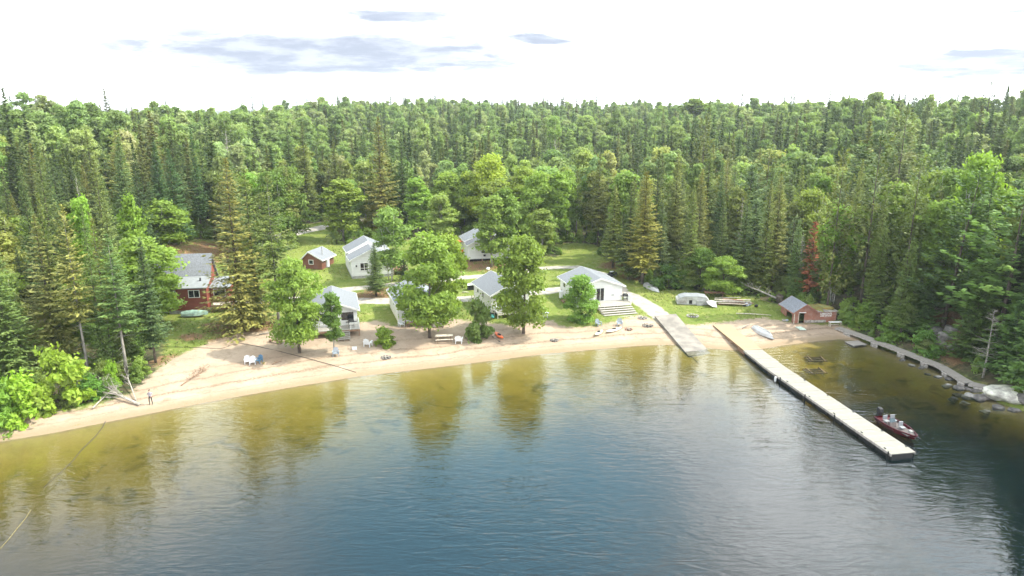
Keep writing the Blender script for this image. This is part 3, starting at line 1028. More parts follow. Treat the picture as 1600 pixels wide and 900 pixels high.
base_tree('birch', 612, 440, 322, 82, 'white-stemmed birch clump beside the back cabin with the barbecue terrace', var=0, color=(1.05, 1.05, 1.1))
base_tree('spruce', 588, 463, 378, 46, 'small airy spruce in front of the back left white cabin', var=2, color=(1.5, 1.4, 1.3))
base_tree('cedar', 632, 446, 404, 30, 'little dark evergreen right of the birch clump', var=0, color=(.7, .7, .7))
base_tree('tall', 768, 417, 300, 66, 'poplar in front of the raised back cabin', var=0)
base_tree('tall', 846, 408, 325, 60, 'poplar on the far side of the gravel road behind the tall maple', var=1, color=(1.1, 1.1, .9))
base_tree('tall', 690, 398, 300, 60, 'poplar left of the raised back cabin', var=3, color=(1.1, 1.15, .9))
base_tree('tall', 789, 412, 290, 60, 'poplar right of the raised back cabin', var=2)
base_tree('spruce', 378, 516, 246, 96, 'great spreading spruce on the lawn right of the red log cabin', var=3, color=(1.35, 1.25, 1.0))
base_tree('spruce', 403, 503, 262, 74, 'spruce close behind the great spreading spruce', var=1, color=(1.5, 1.3, .9))
base_tree('barespruce', 436, 509, 268, 66, 'olive spruce with a bare lower trunk at the lawn edge by the beach', var=0, color=(1.6, 1.4, .95))
base_tree('birch', 256, 398, 310, 108, 'round pale birch behind the red log cabin', var=1, color=(1.15, 1.1, .9))
base_tree('round', 236, 505, 366, 136, 'light green maple at the left corner of the red log cabin', var=0, color=(1.15, 1.15, .9))
base_tree('round', 190, 512, 395, 90, 'light green maple second to the left of the red log cabin', var=3, color=(1.1, 1.15, .9))
base_tree('bush', 98, 632, 540, 92, 'large bright bush above the sand at the left shore', var=0, color=(1.35, 1.4, .8))
base_tree('bush', 38, 655, 578, 84, 'bright bush at the left end of the beach', var=1, color=(1.3, 1.35, .75))
base_tree('bush', 5, 668, 590, 70, 'dark green bush cut by the left edge of the photo', var=2, color=(.9, 1.05, .8))
base_tree('bush', 142, 622, 585, 48, 'small dark bush beside the bleached fallen tree', var=2, color=(.8, 1, .8))
base_tree('bush', 176, 603, 560, 30, 'slim bright green sapling bush among the bare pine trunks', var=1, color=(1.3, 1.4, .8))
base_tree('barespruce', 138, 586, 318, 66, 'tall spruce with a pale bare trunk, leftmost of three at the beach edge', var=1, color=(1.4, 1.3, 1.1))
base_tree('barespruce', 176, 566, 342, 58, 'tall spruce with a bare trunk, middle of three at the beach edge', var=2, color=(1.4, 1.3, 1))
base_tree('barespruce', 198, 584, 365, 74, 'airy spruce with a forked bare trunk, rightmost of three at the beach edge', var=0, color=(1.3, 1.4, 1.2))
base_tree('spruce', 24, 600, 362, 92, 'spruce at the far left of the beach woods', var=0, color=(1.2, 1.2, 1.1))
base_tree('spruce', 92, 572, 334, 96, 'broad grey-green spruce behind the large bright bush', var=1, color=(1.5, 1.4, 1.4))
base_tree('spruce', 1003, 444, 268, 66, 'tall olive spruce with a thick pale trunk by the overturned silver boat', var=4, color=(1.7, 1.45, .9))
base_tree('spruce', 981, 436, 284, 56, 'olive spruce left of the thick pale trunk by the silver boat', var=0, color=(1.6, 1.4, .9))
base_tree('spruce', 957, 418, 288, 50, 'olive spruce at the lawn corner behind the widest cabin', var=2, color=(1.6, 1.4, .9))
base_tree('birch', 1299, 474, 318, 78, 'bright birch with a white trunk above the red boathouse', var=2, color=(1.05, 1.15, .9))
base_tree('rust', 1262, 470, 345, 40, 'rust-brown withered spruce behind the red boathouse')
base_tree('dead', 1246, 455, 360, 34, 'bare grey dead tree left of the rust-brown spruce', var=0)
base_tree('round', 1092, 452, 386, 60, 'low leafy tree behind the derelict white camper', var=2, color=(1.0, 1.1, .9))
base_tree('round', 1128, 462, 400, 64, 'leafy tree behind the scrap wood pile', var=1, color=(1.1, 1.15, .95))
base_tree('bush', 1045, 448, 412, 60, 'dark leafy bush behind the overturned silver boat', var=0, color=(.8, .9, .8))
base_tree('bush', 1352, 508, 470, 60, 'dense bush right of the red boathouse', var=1, color=(.9, .95, .7))
base_tree('bush', 1392, 530, 492, 54, 'dense bush beside the boardwalk near the boathouse', var=2, color=(.9, .95, .8))
base_tree('bush', 1445, 552, 512, 52, 'spreading bush over the middle of the boardwalk', var=0, color=(.65, .85, .75))
base_tree('pine', 1472, 512, 268, 110, 'leaning pine on the rocky bank above the boardwalk', var=0, color=(.9, 1.1, .9), tilt=-0.1)
base_tree('pine', 1560, 540, 300, 150, 'broad bright pine on the bank over the boardwalk end', var=1, color=(1.15, 1.3, .8))
base_tree('cedar', 1515, 560, 450, 74, 'shaggy cedar on the rocks by the boardwalk end', var=1, color=(.9, 1.1, .7))
base_tree('cedar', 1575, 585, 470, 80, 'shaggy cedar directly behind the pale boulder', var=2, color=(.8, 1.05, .7))
base_tree('cedar', 1612, 600, 478, 90, 'cedar on the bank at the right edge of the photo', var=0, color=(.8, 1.05, .7))
base_tree('dead', 1536, 590, 480, 60, 'grey brushy dead tree hanging behind the boardwalk end', var=1)
base_tree('spruce', 1406, 528, 372, 48, 'spruce with bare lower branches beside the boardwalk', var=4, color=(1.2, 1.2, 1))
base_tree('spruce', 1365, 498, 345, 46, 'narrow spruce behind the bush right of the boathouse', var=2, color=(1.2, 1.2, .9))
base_tree('cedar', 1440, 520, 440, 60, 'cedar at the top of the red-brown slope', var=0, color=(.85, 1, .75))

# ---- trees known by their tops
TOPS = [('spruce', 590, 182, 27, 64, (1.3, 1.2, .9)), ('spruce', 626, 202, 23, 40, (.9, .9, .8)), ('spruce', 712, 176, 21, 34, (1.1, 1, .9)),
        ('spruce', 731, 188, 19, 30, (.8, .9, .9)), ('spruce', 448, 198, 23, 44, (.9, .9, .9)), ('spruce', 471, 190, 24, 44, (1.1, 1, .8)),
        ('spruce', 520, 214, 20, 32, (1.3, 1.1, .8)), ('spruce', 355, 238, 24, 60, (1.3, 1.2, 1.2)), ('spruce', 262, 232, 23, 56, (.8, 1, 1)),
        ('spruce', 240, 222, 22, 50, (.8, 1, 1)), ('spruce', 320, 186, 20, 34, (.7, .8, .8)), ('spruce', 297, 200, 21, 36, (.8, 1, 1)),
        ('spruce', 206, 226, 22, 40, (.6, .7, .7)), ('spruce', 145, 244, 23, 60, (1, 1.1, 1)), ('spruce', 104, 224, 19, 30, (.7, .7, .7)),
        ('spruce', 58, 236, 23, 62, (1.1, 1.1, .9)), ('spruce', 30, 262, 22, 50, (1.1, 1.1, 1)), ('spruce', 160, 300, 21, 52, (1.1, 1.2, 1.1)),
        ('spruce', 58, 300, 21, 52, (1.3, 1.1, .7)), ('spruce', 126, 318, 20, 46, (1.2, 1.2, 1.1)), ('spruce', 232, 285, 20, 44, (.9, 1, .9)),
        ('spruce', 180, 195, 18, 26, (.6, .7, .7)), ('spruce', 205, 165, 17, 26, (1.3, 1, .8)), ('spruce', 393, 150, 20, 20, (.6, .7, .7)),
        ('spruce', 410, 153, 19, 16, (.6, .7, .7)), ('spruce', 463, 155, 17, 10, (.7, .7, .7)), ('spruce', 528, 152, 20, 26, (.9, .9, .8)),
        ('spruce', 633, 147, 21, 22, (.7, .8, .7)), ('spruce', 569, 158, 17, 10, (.8, .8, .8)), ('spruce', 562, 150, 17, 10, (.8, .8, .8)),
        ('spruce', 662, 190, 18, 20, (.7, .8, .8)), ('spruce', 750, 170, 19, 28, (.7, .8, .8)), ('spruce', 785, 152, 19, 26, (.7, .9, .8)),
        ('spruce', 938, 240, 22, 44, (1.5, 1.1, .7)), ('spruce', 1008, 262, 22, 50, (1.6, 1.3, .8)), ('spruce', 1060, 240, 21, 44, (1.1, 1.1, .9)),
        ('pine', 1103, 180, 25, 50, (1.3, 1.0, .7)), ('spruce', 1085, 290, 20, 44, (1.5, 1.3, .9)), ('spruce', 1130, 250, 20, 28, (.8, .9, .9)),
        ('spruce', 1158, 220, 20, 16, (.6, .8, .9)), ('spruce', 1142, 225, 19, 16, (.6, .8, .8)), ('spruce', 1170, 298, 21, 46, (1.2, 1.2, .9)),
        ('spruce', 1205, 290, 22, 44, (1.5, 1.3, .8)), ('spruce', 1250, 200, 20, 22, (.6, .7, .6)), ('spruce', 1276, 194, 17, 12, (.6, .8, .8)),
        ('spruce', 1338, 158, 21, 34, (1.1, 1.0, .7)), ('pine', 1418, 172, 26, 70, (1.0, .9, .7)), ('pine', 1378, 210, 25, 70, (1.2, 1.0, .7)),
        ('pine', 1320, 240, 24, 60, (1.2, 1.0, .7)), ('pine', 1440, 250, 22, 66, (1.1, 1.0, .7)), ('spruce', 1456, 208, 20, 12, (.6, .8, .8)),
        ('spruce', 1482, 212, 20, 20, (.6, .8, .8)), ('spruce', 1477, 216, 19, 14, (.6, .8, .8)), ('pine', 1550, 128, 21, 40, (.7, .8, .8)),
        ('pine', 1449, 138, 20, 28, (.8, .8, .8)), ('spruce', 1420, 160, 19, 24, (.7, .8, .8)), ('spruce', 1580, 218, 21, 40, (.5, .6, .6)),
        ('spruce', 1556, 262, 20, 52, (1.3, 1.5, .8)), ('spruce', 1345, 260, 19, 30, (1.2, 1.2, 1)), ('spruce', 1385, 300, 18, 34, (1.2, 1.2, 1)),
        ('spruce', 1250, 345, 14, 34, (1.2, 1.2, 1)), ('spruce', 1500, 330, 14, 44, (1.2, 1.3, .9)), ('spruce', 1440, 372, 12, 40, (1, 1.1, .9)),
        ('round', 700, 268, 17, 66, (1.1, 1.05, .9)), ('round', 762, 240, 18, 84, (1.35, 1.2, .8)), ('tall', 775, 280, 18, 74, (1.25, 1.15, 1.1)),
        ('tall', 530, 278, 18, 76, (1.25, 1.15, .9)), ('tall', 872, 268, 18, 60, (1.0, 1.05, .9)), ('tall', 650, 275, 17, 60, (.9, 1, .9)),
        ('tall', 852, 330, 17, 56, (.9, 1.0, .8)), ('tall', 560, 385, 8, 44, (1.0, 1.2, .8)), ('birch', 350, 180, 18, 46, (1.1, 1.05, 1.3)),
        ('tall', 1085, 152, 19, 56, (1.1, 1.05, .9)), ('birch', 865, 180, 20, 36, (.9, .95, 1.2)), ('tall', 1405, 285, 16, 50, (1.1, 1.2, 1.2)),
        ('birch', 1510, 285, 14, 44, (1.4, 1.1, 1.6)), ('tall', 200, 300, 17, 50, (1.2, 1.3, .8)), ('tall', 120, 300, 17, 50, (1.3, 1.4, .8)),
        ('dead', 352, 200, 17, 34, None), ('dead', 868, 215, 16, 20, None), ('dead', 1162, 300, 15, 20, None), ('dead', 118, 275, 14, 14, None), ('dead', 1480, 215, 15, 20, None)]
GROUP_BEFORE = len(PLACED)


def place_word(px):
    w = ['at the woods left edge', 'left of the light green maples', 'behind the light green maples', 'straight behind the red log cabin', 'behind the great spreading spruce',
         'behind the little brown shed', 'behind the back left cabin', 'behind the birch clump', 'behind the raised back cabin', 'behind the cream cabin', 'behind the widest cabin',
         'behind the upturned silver boat', 'behind the derelict camper', 'behind the fallen log', 'behind the boathouse', 'behind the inner boardwalk', 'above the outer boardwalk', 'above the pale boulder']
    lim = [60, 140, 230, 310, 400, 500, 570, 660, 740, 810, 930, 1020, 1110, 1210, 1310, 1410, 1510]
    return w[sum(px > l for l in lim)]


def tint(col):
    if col is None: return ''
    r, g, b = col
    if r > g * 1.12: return 'olive '
    if (r + g + b) / 3 > 1.08: return 'light '
    if (r + g + b) / 3 < 0.86: return 'darkest '
    return 'mid-green '


def row_word(y):
    return 'front row' if y < 135 else 'farther back' if y < 165 else 'midway up' if y < 215 else 'in the far belt' if y < 300 else 'on the ridge'


KW = {'spruce': 'spruce', 'pine': 'pine', 'round': 'broadleaf tree', 'tall': 'broadleaf tree', 'birch': 'pale birch', 'dead': 'bare dead tree', 'farspruce': 'spruce', 'fardec': 'broadleaf tree', 'barespruce': 'spruce', 'cedar': 'cedar'}


def proj(x, y, z):
    dx, dy, dz = x, y, z - CAM_H
    f = dy * math.cos(PITCH) - dz * math.sin(PITCH)
    u = dy * math.sin(PITCH) + dz * math.cos(PITCH)
    return 800 + FPX * dx / f, 450 - FPX * u / f


for kind, px, py, H, w, col in TOPS:
    x, y, H = top_spot(px, py, H)
    where = place_word(px)
    lab = f"{tint(col)}{KW[kind]} topping its neighbours {where}"
    dep = y * math.cos(PITCH) + 8 * math.sin(PITCH)
    plant(kind, x, y, H, lab, group=f"{tint(col)}{KW[kind]} tops {where}", W=w * dep / FPX, color=col)

def plural(k):
    return k + 'es' if k.endswith('ch') else k + 's'


# ---- the woods: every remaining place gets a tree; the nearest stay individuals, the rest become two masses
STRUCTS = []         # filled with (x, y, r) of places to keep free


def scatter():
    step = 4.6
    xs = np.arange(-520, 520, step); ys = np.arange(-40, 760, step)
    gx, gy = np.meshgrid(xs, ys)
    P = np.c_[gx.ravel(), gy.ravel()] + RNG.uniform(-0.48, 0.48, (gx.size, 2)) * step
    r = np.hypot(P[:, 0], P[:, 1]); az = np.degrees(np.arctan2(P[:, 0], P[:, 1]))
    Rr = np.interp(az, SKY_AZ, RIDGE_R)
    keep = ((np.abs(az) < 47) | ((np.hypot(P[:, 0], P[:, 1]) < 130) & (P[:, 0] > 0))) & (r < Rr + 55)
    # thinner sowing with distance, larger gaps just behind crests
    stand = vnoise(P, 1 / 17.0, 41)
    keep &= RNG.random(len(P)) < np.clip(0.82 - (r - 150) / 520, 0.50, 0.82) * (1 + 0.35 * stand)
    P = P[keep]
    sd_, sand, grass, road, soil = zones(P)
    ok = (sd_ > 3.0) & (grass < 0.45) & (road < 0.3)
    P = P[ok]
    pl = np.array(PLACED)
    far = np.ones(len(P), bool)
    for x, y, rr in pl:
        far &= np.hypot(P[:, 0] - x, P[:, 1] - y) > max(1.8, rr * 0.72)
    P = P[far]
    # nothing in front of the trees that stand out
    far = np.ones(len(P), bool)
    for i, (x, y, rr) in enumerate(pl):
        v = np.array([x, y]); L = np.hypot(*v); v /= L
        al = L - P @ v
        la = np.abs(P @ np.array([v[1], -v[0]]) - 0)
        far &= ~((al > 0) & (al < (15 if i < GROUP_BEFORE else 10)) & (la < rr * 0.75 + 1.2))
    P = P[far]
    return P[np.argsort(np.hypot(P[:, 0], P[:, 1]))]


WOODS = scatter()
Zw = ground(WOODS)
sp_pts, de_pts = [], []
n_sp = n_de = 0
n_have_sp = sum(1 for o in bpy.data.objects if o.name.startswith('spruce_tree'))
for i, ((x, y), z) in enumerate(zip(WOODS, Zw)):
    px, py = proj(x, y, z + 12)
    r = math.hypot(x, y)
    nz = float(vnoise(np.array([[x, y]]), 1 / 26.0, 21)[0]); nz2 = float(vnoise(np.array([[x, y]]), 1 / 9.0, 22)[0])
    left = 1.0 if px < 330 else 0.0
    pr = 0.45 + 0.33 * left - 0.22 * float(sstep(np.array([r]), 190, 330)[0]) + 0.55 * nz + 0.15 * nz2
    if px < 480 and r > 190: pr -= 0.45
    if 480 <= px and r > 210: pr += 0.14
    if 520 < px < 900 and r < 210: pr -= 0.2
    spruce = random.random() < pr
    edge = 1.0
    H = random.triangular(9, 22, 15) if spruce else random.triangular(9, 19, 14)
    H *= 1 + 0.16 * float(vnoise(np.array([[x, y]]), 1 / 30.0, 44)[0])
    if px > 1380 and r < 150: H *= 1.15
    if 1120 < px < 1350 and r < 125: H *= 0.85
    if r > 200: H *= 0.88
    if spruce and r > 260: H *= 0.93
    if px < -60 or px > 1660 or y < 45:
        vis = False
    else:
        vis = True
    if spruce:
        if n_sp < 235 and vis:
            n_sp += 1
            kind = random.choice(['spruce', 'spruce', 'spruce', 'barespruce', 'spruce'] + (['pine', 'cedar'] if px > 1150 else [])) if r < 170 else 'farspruce'
            wh = place_word(px)
            tone = random.uniform(0.8, 1.35); warm = random.choice([0.0, 0.0, 0.25]) + (0.15 if 850 < px < 1450 else 0)
            cc = (tone * (1 + warm), tone * (1 + warm * .5), tone * (1 - warm * .3))
            plant(kind, x, y, H, f"{tint(cc)}{KW[kind]} {wh}, {row_word(y)}", f"{tint(cc)}{plural(KW[kind])} {wh}, {row_word(y)}", color=cc)
        else:
            sp_pts.append((x, y, z - 0.2, H / 16.5))
    else:
        if n_de < 265 and vis:
            n_de += 1
            kind = random.choice(['tall', 'tall', 'round', 'birch']) if r < 165 else 'fardec'
            wh = place_word(px)
            t = random.uniform(0.8, 1.2)
            cc = (t * random.uniform(.92, 1.2), t, t * random.uniform(.8, 1.15))
            plant(kind, x, y, H, f"{tint(cc)}{KW[kind]} {wh}, {row_word(y)}", f"{tint(cc)}{plural(KW[kind])} {wh}, {row_word(y)}", color=cc)
        else:
            de_pts.append((x, y, z - 0.2, H / 15.3))


def instancer(name, pts, sources, label, group=None):
    """one mass of woods: crowns of the standing trees repeated over many points"""
    me = bpy.data.meshes.new(name)
    me.from_pydata([p[:3] for p in pts], [], [])
    a = me.attributes.new('sc', 'FLOAT', 'POINT')
    a.data.foreach_set('value', np.array([p[3] for p in pts], np.float32))
    o = link(name, me)
    tag(o, label, group=group, kind='stuff')
    g = bpy.data.node_groups.new(name, 'GeometryNodeTree')
    g.interface.new_socket('Geometry', in_out='INPUT', socket_type='NodeSocketGeometry')
    g.interface.new_socket('Geometry', in_out='OUTPUT', socket_type='NodeSocketGeometry')
    n = g.nodes; L = g.links.new
    gi = n.new('NodeGroupInput'); go = n.new('NodeGroupOutput')
    j = n.new('GeometryNodeJoinGeometry')
    for s in sources:
        oi = n.new('GeometryNodeObjectInfo')
        oi.transform_space = 'ORIGINAL'
        oi.inputs['Object'].default_value = s
        oi.inputs['As Instance'].default_value = True
        L(oi.outputs['Geometry'], j.inputs[0])
    ip = n.new('GeometryNodeInstanceOnPoints')
    ip.inputs['Pick Instance'].default_value = True
    L(gi.outputs[0], ip.inputs['Points']); L(j.outputs[0], ip.inputs['Instance'])
    ri = n.new('FunctionNodeRandomValue'); ri.data_type = 'INT'
    ri.inputs[4].default_value = 0; ri.inputs[5].default_value = len(sources) - 1
    L(ri.outputs[2], ip.inputs['Instance Index'])
    rr = n.new('FunctionNodeRandomValue'); rr.data_type = 'FLOAT_VECTOR'
    rr.inputs[0].default_value = (0, 0, 0); rr.inputs[1].default_value = (0.04, 0.04, 6.28)
    L(rr.outputs[0], ip.inputs['Rotation'])
    na = n.new('GeometryNodeInputNamedAttribute'); na.data_type = 'FLOAT'; na.inputs[0].default_value = 'sc'
    rv = n.new('FunctionNodeRandomValue'); rv.data_type = 'FLOAT_VECTOR'
    rv.inputs[0].default_value = (0.78, 0.78, 0.85); rv.inputs[1].default_value = (1.28, 1.28, 1.15)
    vm = n.new('ShaderNodeVectorMath'); vm.operation = 'SCALE'
    L(rv.outputs[0], vm.inputs[0]); L(na.outputs[0], vm.inputs['Scale'])
    L(vm.outputs[0], ip.inputs['Scale'])
    L(ip.outputs[0], go.inputs[0])
    md = o.modifiers.new('woods', 'NODES'); md.node_group = g
    return o


def crowns(meshes):
    out = []
    for me in meshes:
        out.append(next(o for o in bpy.data.objects if o.type == 'MESH' and o.data == me))
    return out


def ensure(kind):
    """crown objects of standing trees, one per variant of the kind"""
    res = []
    for crown, trunk, h0, hw in LIB[kind]:
        c = [o for o in bpy.data.objects if o.type == 'MESH' and o.data == crown]
        if c:
            res.append(c[0])
    return res


instancer('spruce_forest', sp_pts, ensure('farspruce'), 'mass of distant dark spruces filling the wooded hills')
instancer('broadleaf_forest', de_pts, ensure('fardec'), 'mass of distant light green broadleaf trees filling the wooded hills')
def undergrowth():
    gx, gy = np.meshgrid(np.arange(-190, 210, 1.9), np.arange(-10, 300, 1.9))
    P = np.c_[gx.ravel(), gy.ravel()] + RNG.uniform(-.9, .9, (gx.size, 2))
    P = P[(np.abs(P[:, 0]) < P[:, 1] * 0.85 + 8) | ((P[:, 0] > 0) & (P[:, 0] < 115))]
    sd_, sand, grass, road, soil = zones(P)
    k = (sd_ > 1.2) & (grass < 0.5) & (road < .2) & (soil < .35) & (sand < .4) & (RNG.random(len(P)) < 0.75)
    P = P[k]
    z = ground(P)
    sc = RNG.uniform(0.18, 0.62, len(P)) * np.where(RNG.random(len(P)) < .2, 1.35, 1)
    instancer('undergrowth', [(p[0], p[1], q - 0.1, s_) for p, q, s_ in zip(P, z, sc)], ensure('bush'), 'low leafy undergrowth covering the forest floor and the shore bank')


undergrowth()


def tufts():
    n = 52000
    P = np.c_[RNG.uniform(-75, 60, n * 4), RNG.uniform(58, 165, n * 4)]
    sd_, sand, grass, road, soil = zones(P)
    nz = vnoise(P, 1 / 4.0, 31)
    pr = np.where((grass > .5) & (sand < .45) & (road < .35), np.clip(0.35 + 0.5 * nz, 0.05, 1), 0)
    pr = np.maximum(pr, np.where((sand > .2) & (sand < .62) & (sd_ > 3), np.clip(.25 + .7 * nz, 0, 1), 0))
    pr = np.maximum(pr, np.where((sand > .6) & (sd_ > 6), np.clip(.5 * (vnoise(P, 1 / 5.0, 33) - .62), 0, 1), 0))
    P = P[(RNG.random(len(P)) < pr) & (sd_ > 1.5)][:n]
    z = ground(P)
    h = RNG.uniform(.04, .12, len(P)) * (1 + .8 * (vnoise(P, 1 / 6.0, 34) > .35))
    C = []; n = len(P)
    a = RNG.random(n) * 6.28
    B = np.c_[P, z]
    d = np.c_[np.cos(a), np.sin(a), np.zeros(n)] * (h * .8)[:, None]
    l = np.c_[RNG.normal(size=n) * .4, RNG.normal(size=n) * .4, np.ones(n)] * h[:, None]
    V = np.stack([B - d, B + d * .2, B + d * .9 + l * .7, B + l - d * .4], 1).reshape(-1, 3)
    me = raw_mesh('grass', V, np.arange(4 * n).reshape(n, 4), 'grass_blade', np.repeat(RNG.random(n), 4))
    tag(link('grass', me), 'tufts of longer grass on the lawn and along the beach edge', kind='stuff')


tufts()


def haze():
    m = bpy.data.materials.new('haze')
    m.use_nodes = True
    N = NT(m.node_tree)
    v = N.add('ShaderNodeVolumePrincipled', None, Color=(0.86, 0.93, 1.0, 1), Density=0.00014, Anisotropy=0.2)
    o = N.add('ShaderNodeOutputMaterial')
    m.node_tree.links.new(v.outputs[0], o.inputs[1])
    MATS['haze'] = m
    tag(MB().box((-3300, -600, -17), (3300, 5400, 62)).build('haze', 'haze'), 'thin summer haze over the lake and the wooded hills', kind='stuff')


haze()


def single_out():
    """trees that would share a label say which one they are, counted from the left"""
    groups = {}
    for o in bpy.data.objects:
        if o.parent is None and o.get('category') and o.get('group') and o.name.split('.')[0].endswith(('tree', 'spruce', 'rock')):
            groups.setdefault(o['label'], []).append(o)
    num = ['', 'leftmost'] + [w + ' from left' for w in 'second third fourth fifth sixth seventh eighth ninth tenth eleventh twelfth thirteenth fourteenth fifteenth sixteenth seventeenth eighteenth nineteenth twentieth'.split()]
    cnt = 'x x two three four five six seven eight nine ten eleven twelve thirteen fourteen fifteen sixteen seventeen eighteen nineteen twenty'.split()
    for lab, os_ in groups.items():
        n = len(os_)
        if 2 <= n <= 20:
            os_.sort(key=lambda o: proj(o.location.x, o.location.y, o.location.z + 10)[0])
            k = next(k for k in sorted(set(KW.values()) | {'rock'}, key=len, reverse=True) if k in lab)
            for i, o in enumerate(os_):
                o['label'] = f"{num[i + 1] if i < n - 1 else 'rightmost'} of {cnt[n]} " + lab.replace(k, plural(k), 1).replace(' topping its neighbours', ' tops').replace('trees tops', 'tree tops').replace('spruces tops', 'spruce tops')
                if len(o['label'].replace('-', ' ').split()) > 15:
                    o['label'] = o['label'].replace(', midway up', '').replace(', farther back', '').replace(' tree tops', 's')


print('WOODS', len(WOODS), 'spruce mass', len(sp_pts), 'broadleaf mass', len(de_pts), n_sp, n_de)

# ============================================================ buildings
def window(parent, face, W, u, z, w, h, bars=1, cross=False, frame='white_paint'):
    """a framed window standing 4 cm proud of the wall; face front: along x at y=0, left: along y at x=0"""
    def T(a, b, c):
        # a along the wall, b outwards, c up
        if face == 'front': return (a, -b, c)
        if face == 'left': return (-b, a, c)
        if face == 'right': return (W + b, a, c)
    def box(mb, a0, a1, b0, b1, c0, c1):
        p = [T(a0, b0, c0), T(a1, b1, c1)]
        mb.box(tuple(min(p[0][i], p[1][i]) for i in range(3)), tuple(max(p[0][i], p[1][i]) for i in range(3)))
    t = 0.09
    f = MB()
    box(f, u - t, u + w + t, 0.002, 0.06, z - t, z); box(f, u - t, u + w + t, 0.002, 0.06, z + h, z + h + t)
    box(f, u - t, u, 0.002, 0.06, z, z + h); box(f, u + w, u + w + t, 0.002, 0.06, z, z + h)
    for k in range(1, bars + 1):
        c = u + w * k / (bars + 1)
        box(f, c - 0.035, c + 0.035, 0.022, 0.055, z, z + h)
    if cross:
        box(f, u, u + w, 0.022, 0.05, z + h * 0.3 - 0.03, z + h * 0.3 + 0.03)
    fo = f.build('window', frame, parent)
    g = MB(); box(g, u, u + w, 0.003, 0.02, z, z + h)
    g.build('pane', 'window_glass', fo)
    return fo


def gable_roof(parent, x0, x1, y0, y1, ze, rise, apex=0.5, over=0.35, th=0.14, m='shingle_light', fascia='white_paint', name='roof'):
    """ridge along y; ze = wall top; slabs rest on the walls"""
    xa = x0 + (x1 - x0) * apex
    sl, sr = rise / (xa - x0), rise / (x1 - xa)
    L = (x0 - over, ze - over * sl); R = (x1 + over, ze - over * sr); A = (xa, ze + rise)
    r = MB()
    r.prism([(L[0], L[1] + 0.01), (A[0], A[1] + 0.01), (A[0], A[1] + th), (L[0], L[1] + th)], y0 - over, y1 + over)
    r.prism([(A[0] + 0.002, A[1] + 0.01), (R[0], R[1] + 0.01), (R[0], R[1] + th), (A[0] + 0.002, A[1] + th)], y0 - over, y1 + over)
    ro = r.build(name, m, parent)
    f = MB()
    for yy in (y0 - over - 0.03, y1 + over + 0.004):
        f.prism([(L[0] - 0.02, L[1] - 0.1), (A[0], A[1] - 0.1), (A[0], A[1] + th + 0.02), (L[0] - 0.02, L[1] + th + 0.02)], yy, yy + 0.026)
        f.prism([(A[0] + 0.001, A[1] - 0.1), (R[0] + 0.02, R[1] - 0.1), (R[0] + 0.02, R[1] + th + 0.02), (A[0] + 0.001, A[1] + th + 0.02)], yy, yy + 0.026)
    for xx, zz in ((L[0] - 0.045, L[1]), (R[0] + 0.012, R[1])):
        f.box((xx, y0 - over, zz - 0.08), (xx + 0.033, y1 + over, zz + th))
    f.build('fascia', fascia, ro)
    return ro


def gable_wall(parent, x0, x1, y0, y1, z0, ze, rise, apex=0.5, m='white_siding', name='wall'):
    xa = x0 + (x1 - x0) * apex
    return MB().prism([(x0, z0), (x1, z0), (x1, ze), (xa, ze + rise), (x0, ze)], y0, y1).build(name, m, parent)


def railing(parent, pts, z, h=0.95, m='white_paint', solid=False):
    r = MB()
    for (a, b) in zip(pts[:-1], pts[1:]):
        a = Vector((*a, 0)); b = Vector((*b, 0)); L = (b - a).length
        r.beam(a + Vector((0, 0, z + h)), b + Vector((0, 0, z + h)), 0.09, 0.05)
        r.beam(a + Vector((0, 0, z + 0.1)), b + Vector((0, 0, z + 0.1)), 0.05, 0.05)
        n = max(2, int(L / 0.16))
        for i in range(1, n):
            p = a.lerp(b, i / n)
            r.box((p.x - 0.028, p.y - 0.02, z + 0.12), (p.x + 0.028, p.y + 0.02, z + h - 0.03))
    for p in pts:
        r.box((p[0] - 0.05, p[1] - 0.05, z), (p[0] + 0.05, p[1] + 0.05, z + h + 0.05))
    return r.build('railing', m, parent)


def deck(parent, x0, x1, y0, y1, z, m='deck_wood', low=0.9, skirt=None):
    d = MB().box((x0, y0, z - 0.12), (x1, y1, z)).build('deck', m, parent)
    p = MB()
    for x in np.linspace(x0 + 0.1, x1 - 0.1, max(2, int((x1 - x0) / 1.8) + 1)):
        for y in (y0 + 0.12, y1 - 0.3):
            p.box((x - 0.06, y - 0.06, -low), (x + 0.06, y + 0.06, z - 0.124))
    p.box((x0 + 0.02, y0 - 0.025, z - 0.3), (x1 - 0.02, y0 - 0.002, z - 0.03))
    p.build('deck_post', skirt or 'brown_wood', d)
    return d


def stairs(parent, x0, x1, y_top, z_top, z_bot, n, tread, m='deck_wood', riser=None):
    s = MB()
    for i in range(n):
        z = z_top - (z_top - z_bot) * (i + 1) / (n + 1)
        y = y_top - tread * (i + 1)
        s.box((x0, y, z - 0.05), (x1, y + tread - 0.06, z))
    st = s.build('stairs', m, parent)
    k = MB()
    for x in (x0 + 0.03, x1 - 0.09, (x0 + x1) / 2):
        k.beam((x, y_top - 0.02, z_top - 0.32), (x, y_top - tread * n, z_bot - 0.12), 0.06, 0.22)
    k.build('stringer', riser or 'pale_wood', st)
    return st


def house(name, label, px, py, deg, cat='cabin', zoff=0.0):
    x, y = at(px, py)
    o = thing(name, label, cat, (x, y, gz(x, y) + zoff), math.radians(deg))
    return o


def skirt_box(parent, x0, x1, y0, y1, z0, z1, m, name='foundation', inset=0.06):
    return MB().box((x0 + inset, y0 + inset, z0), (x1 - inset, y1 - inset, z1)).build(name, m, parent)


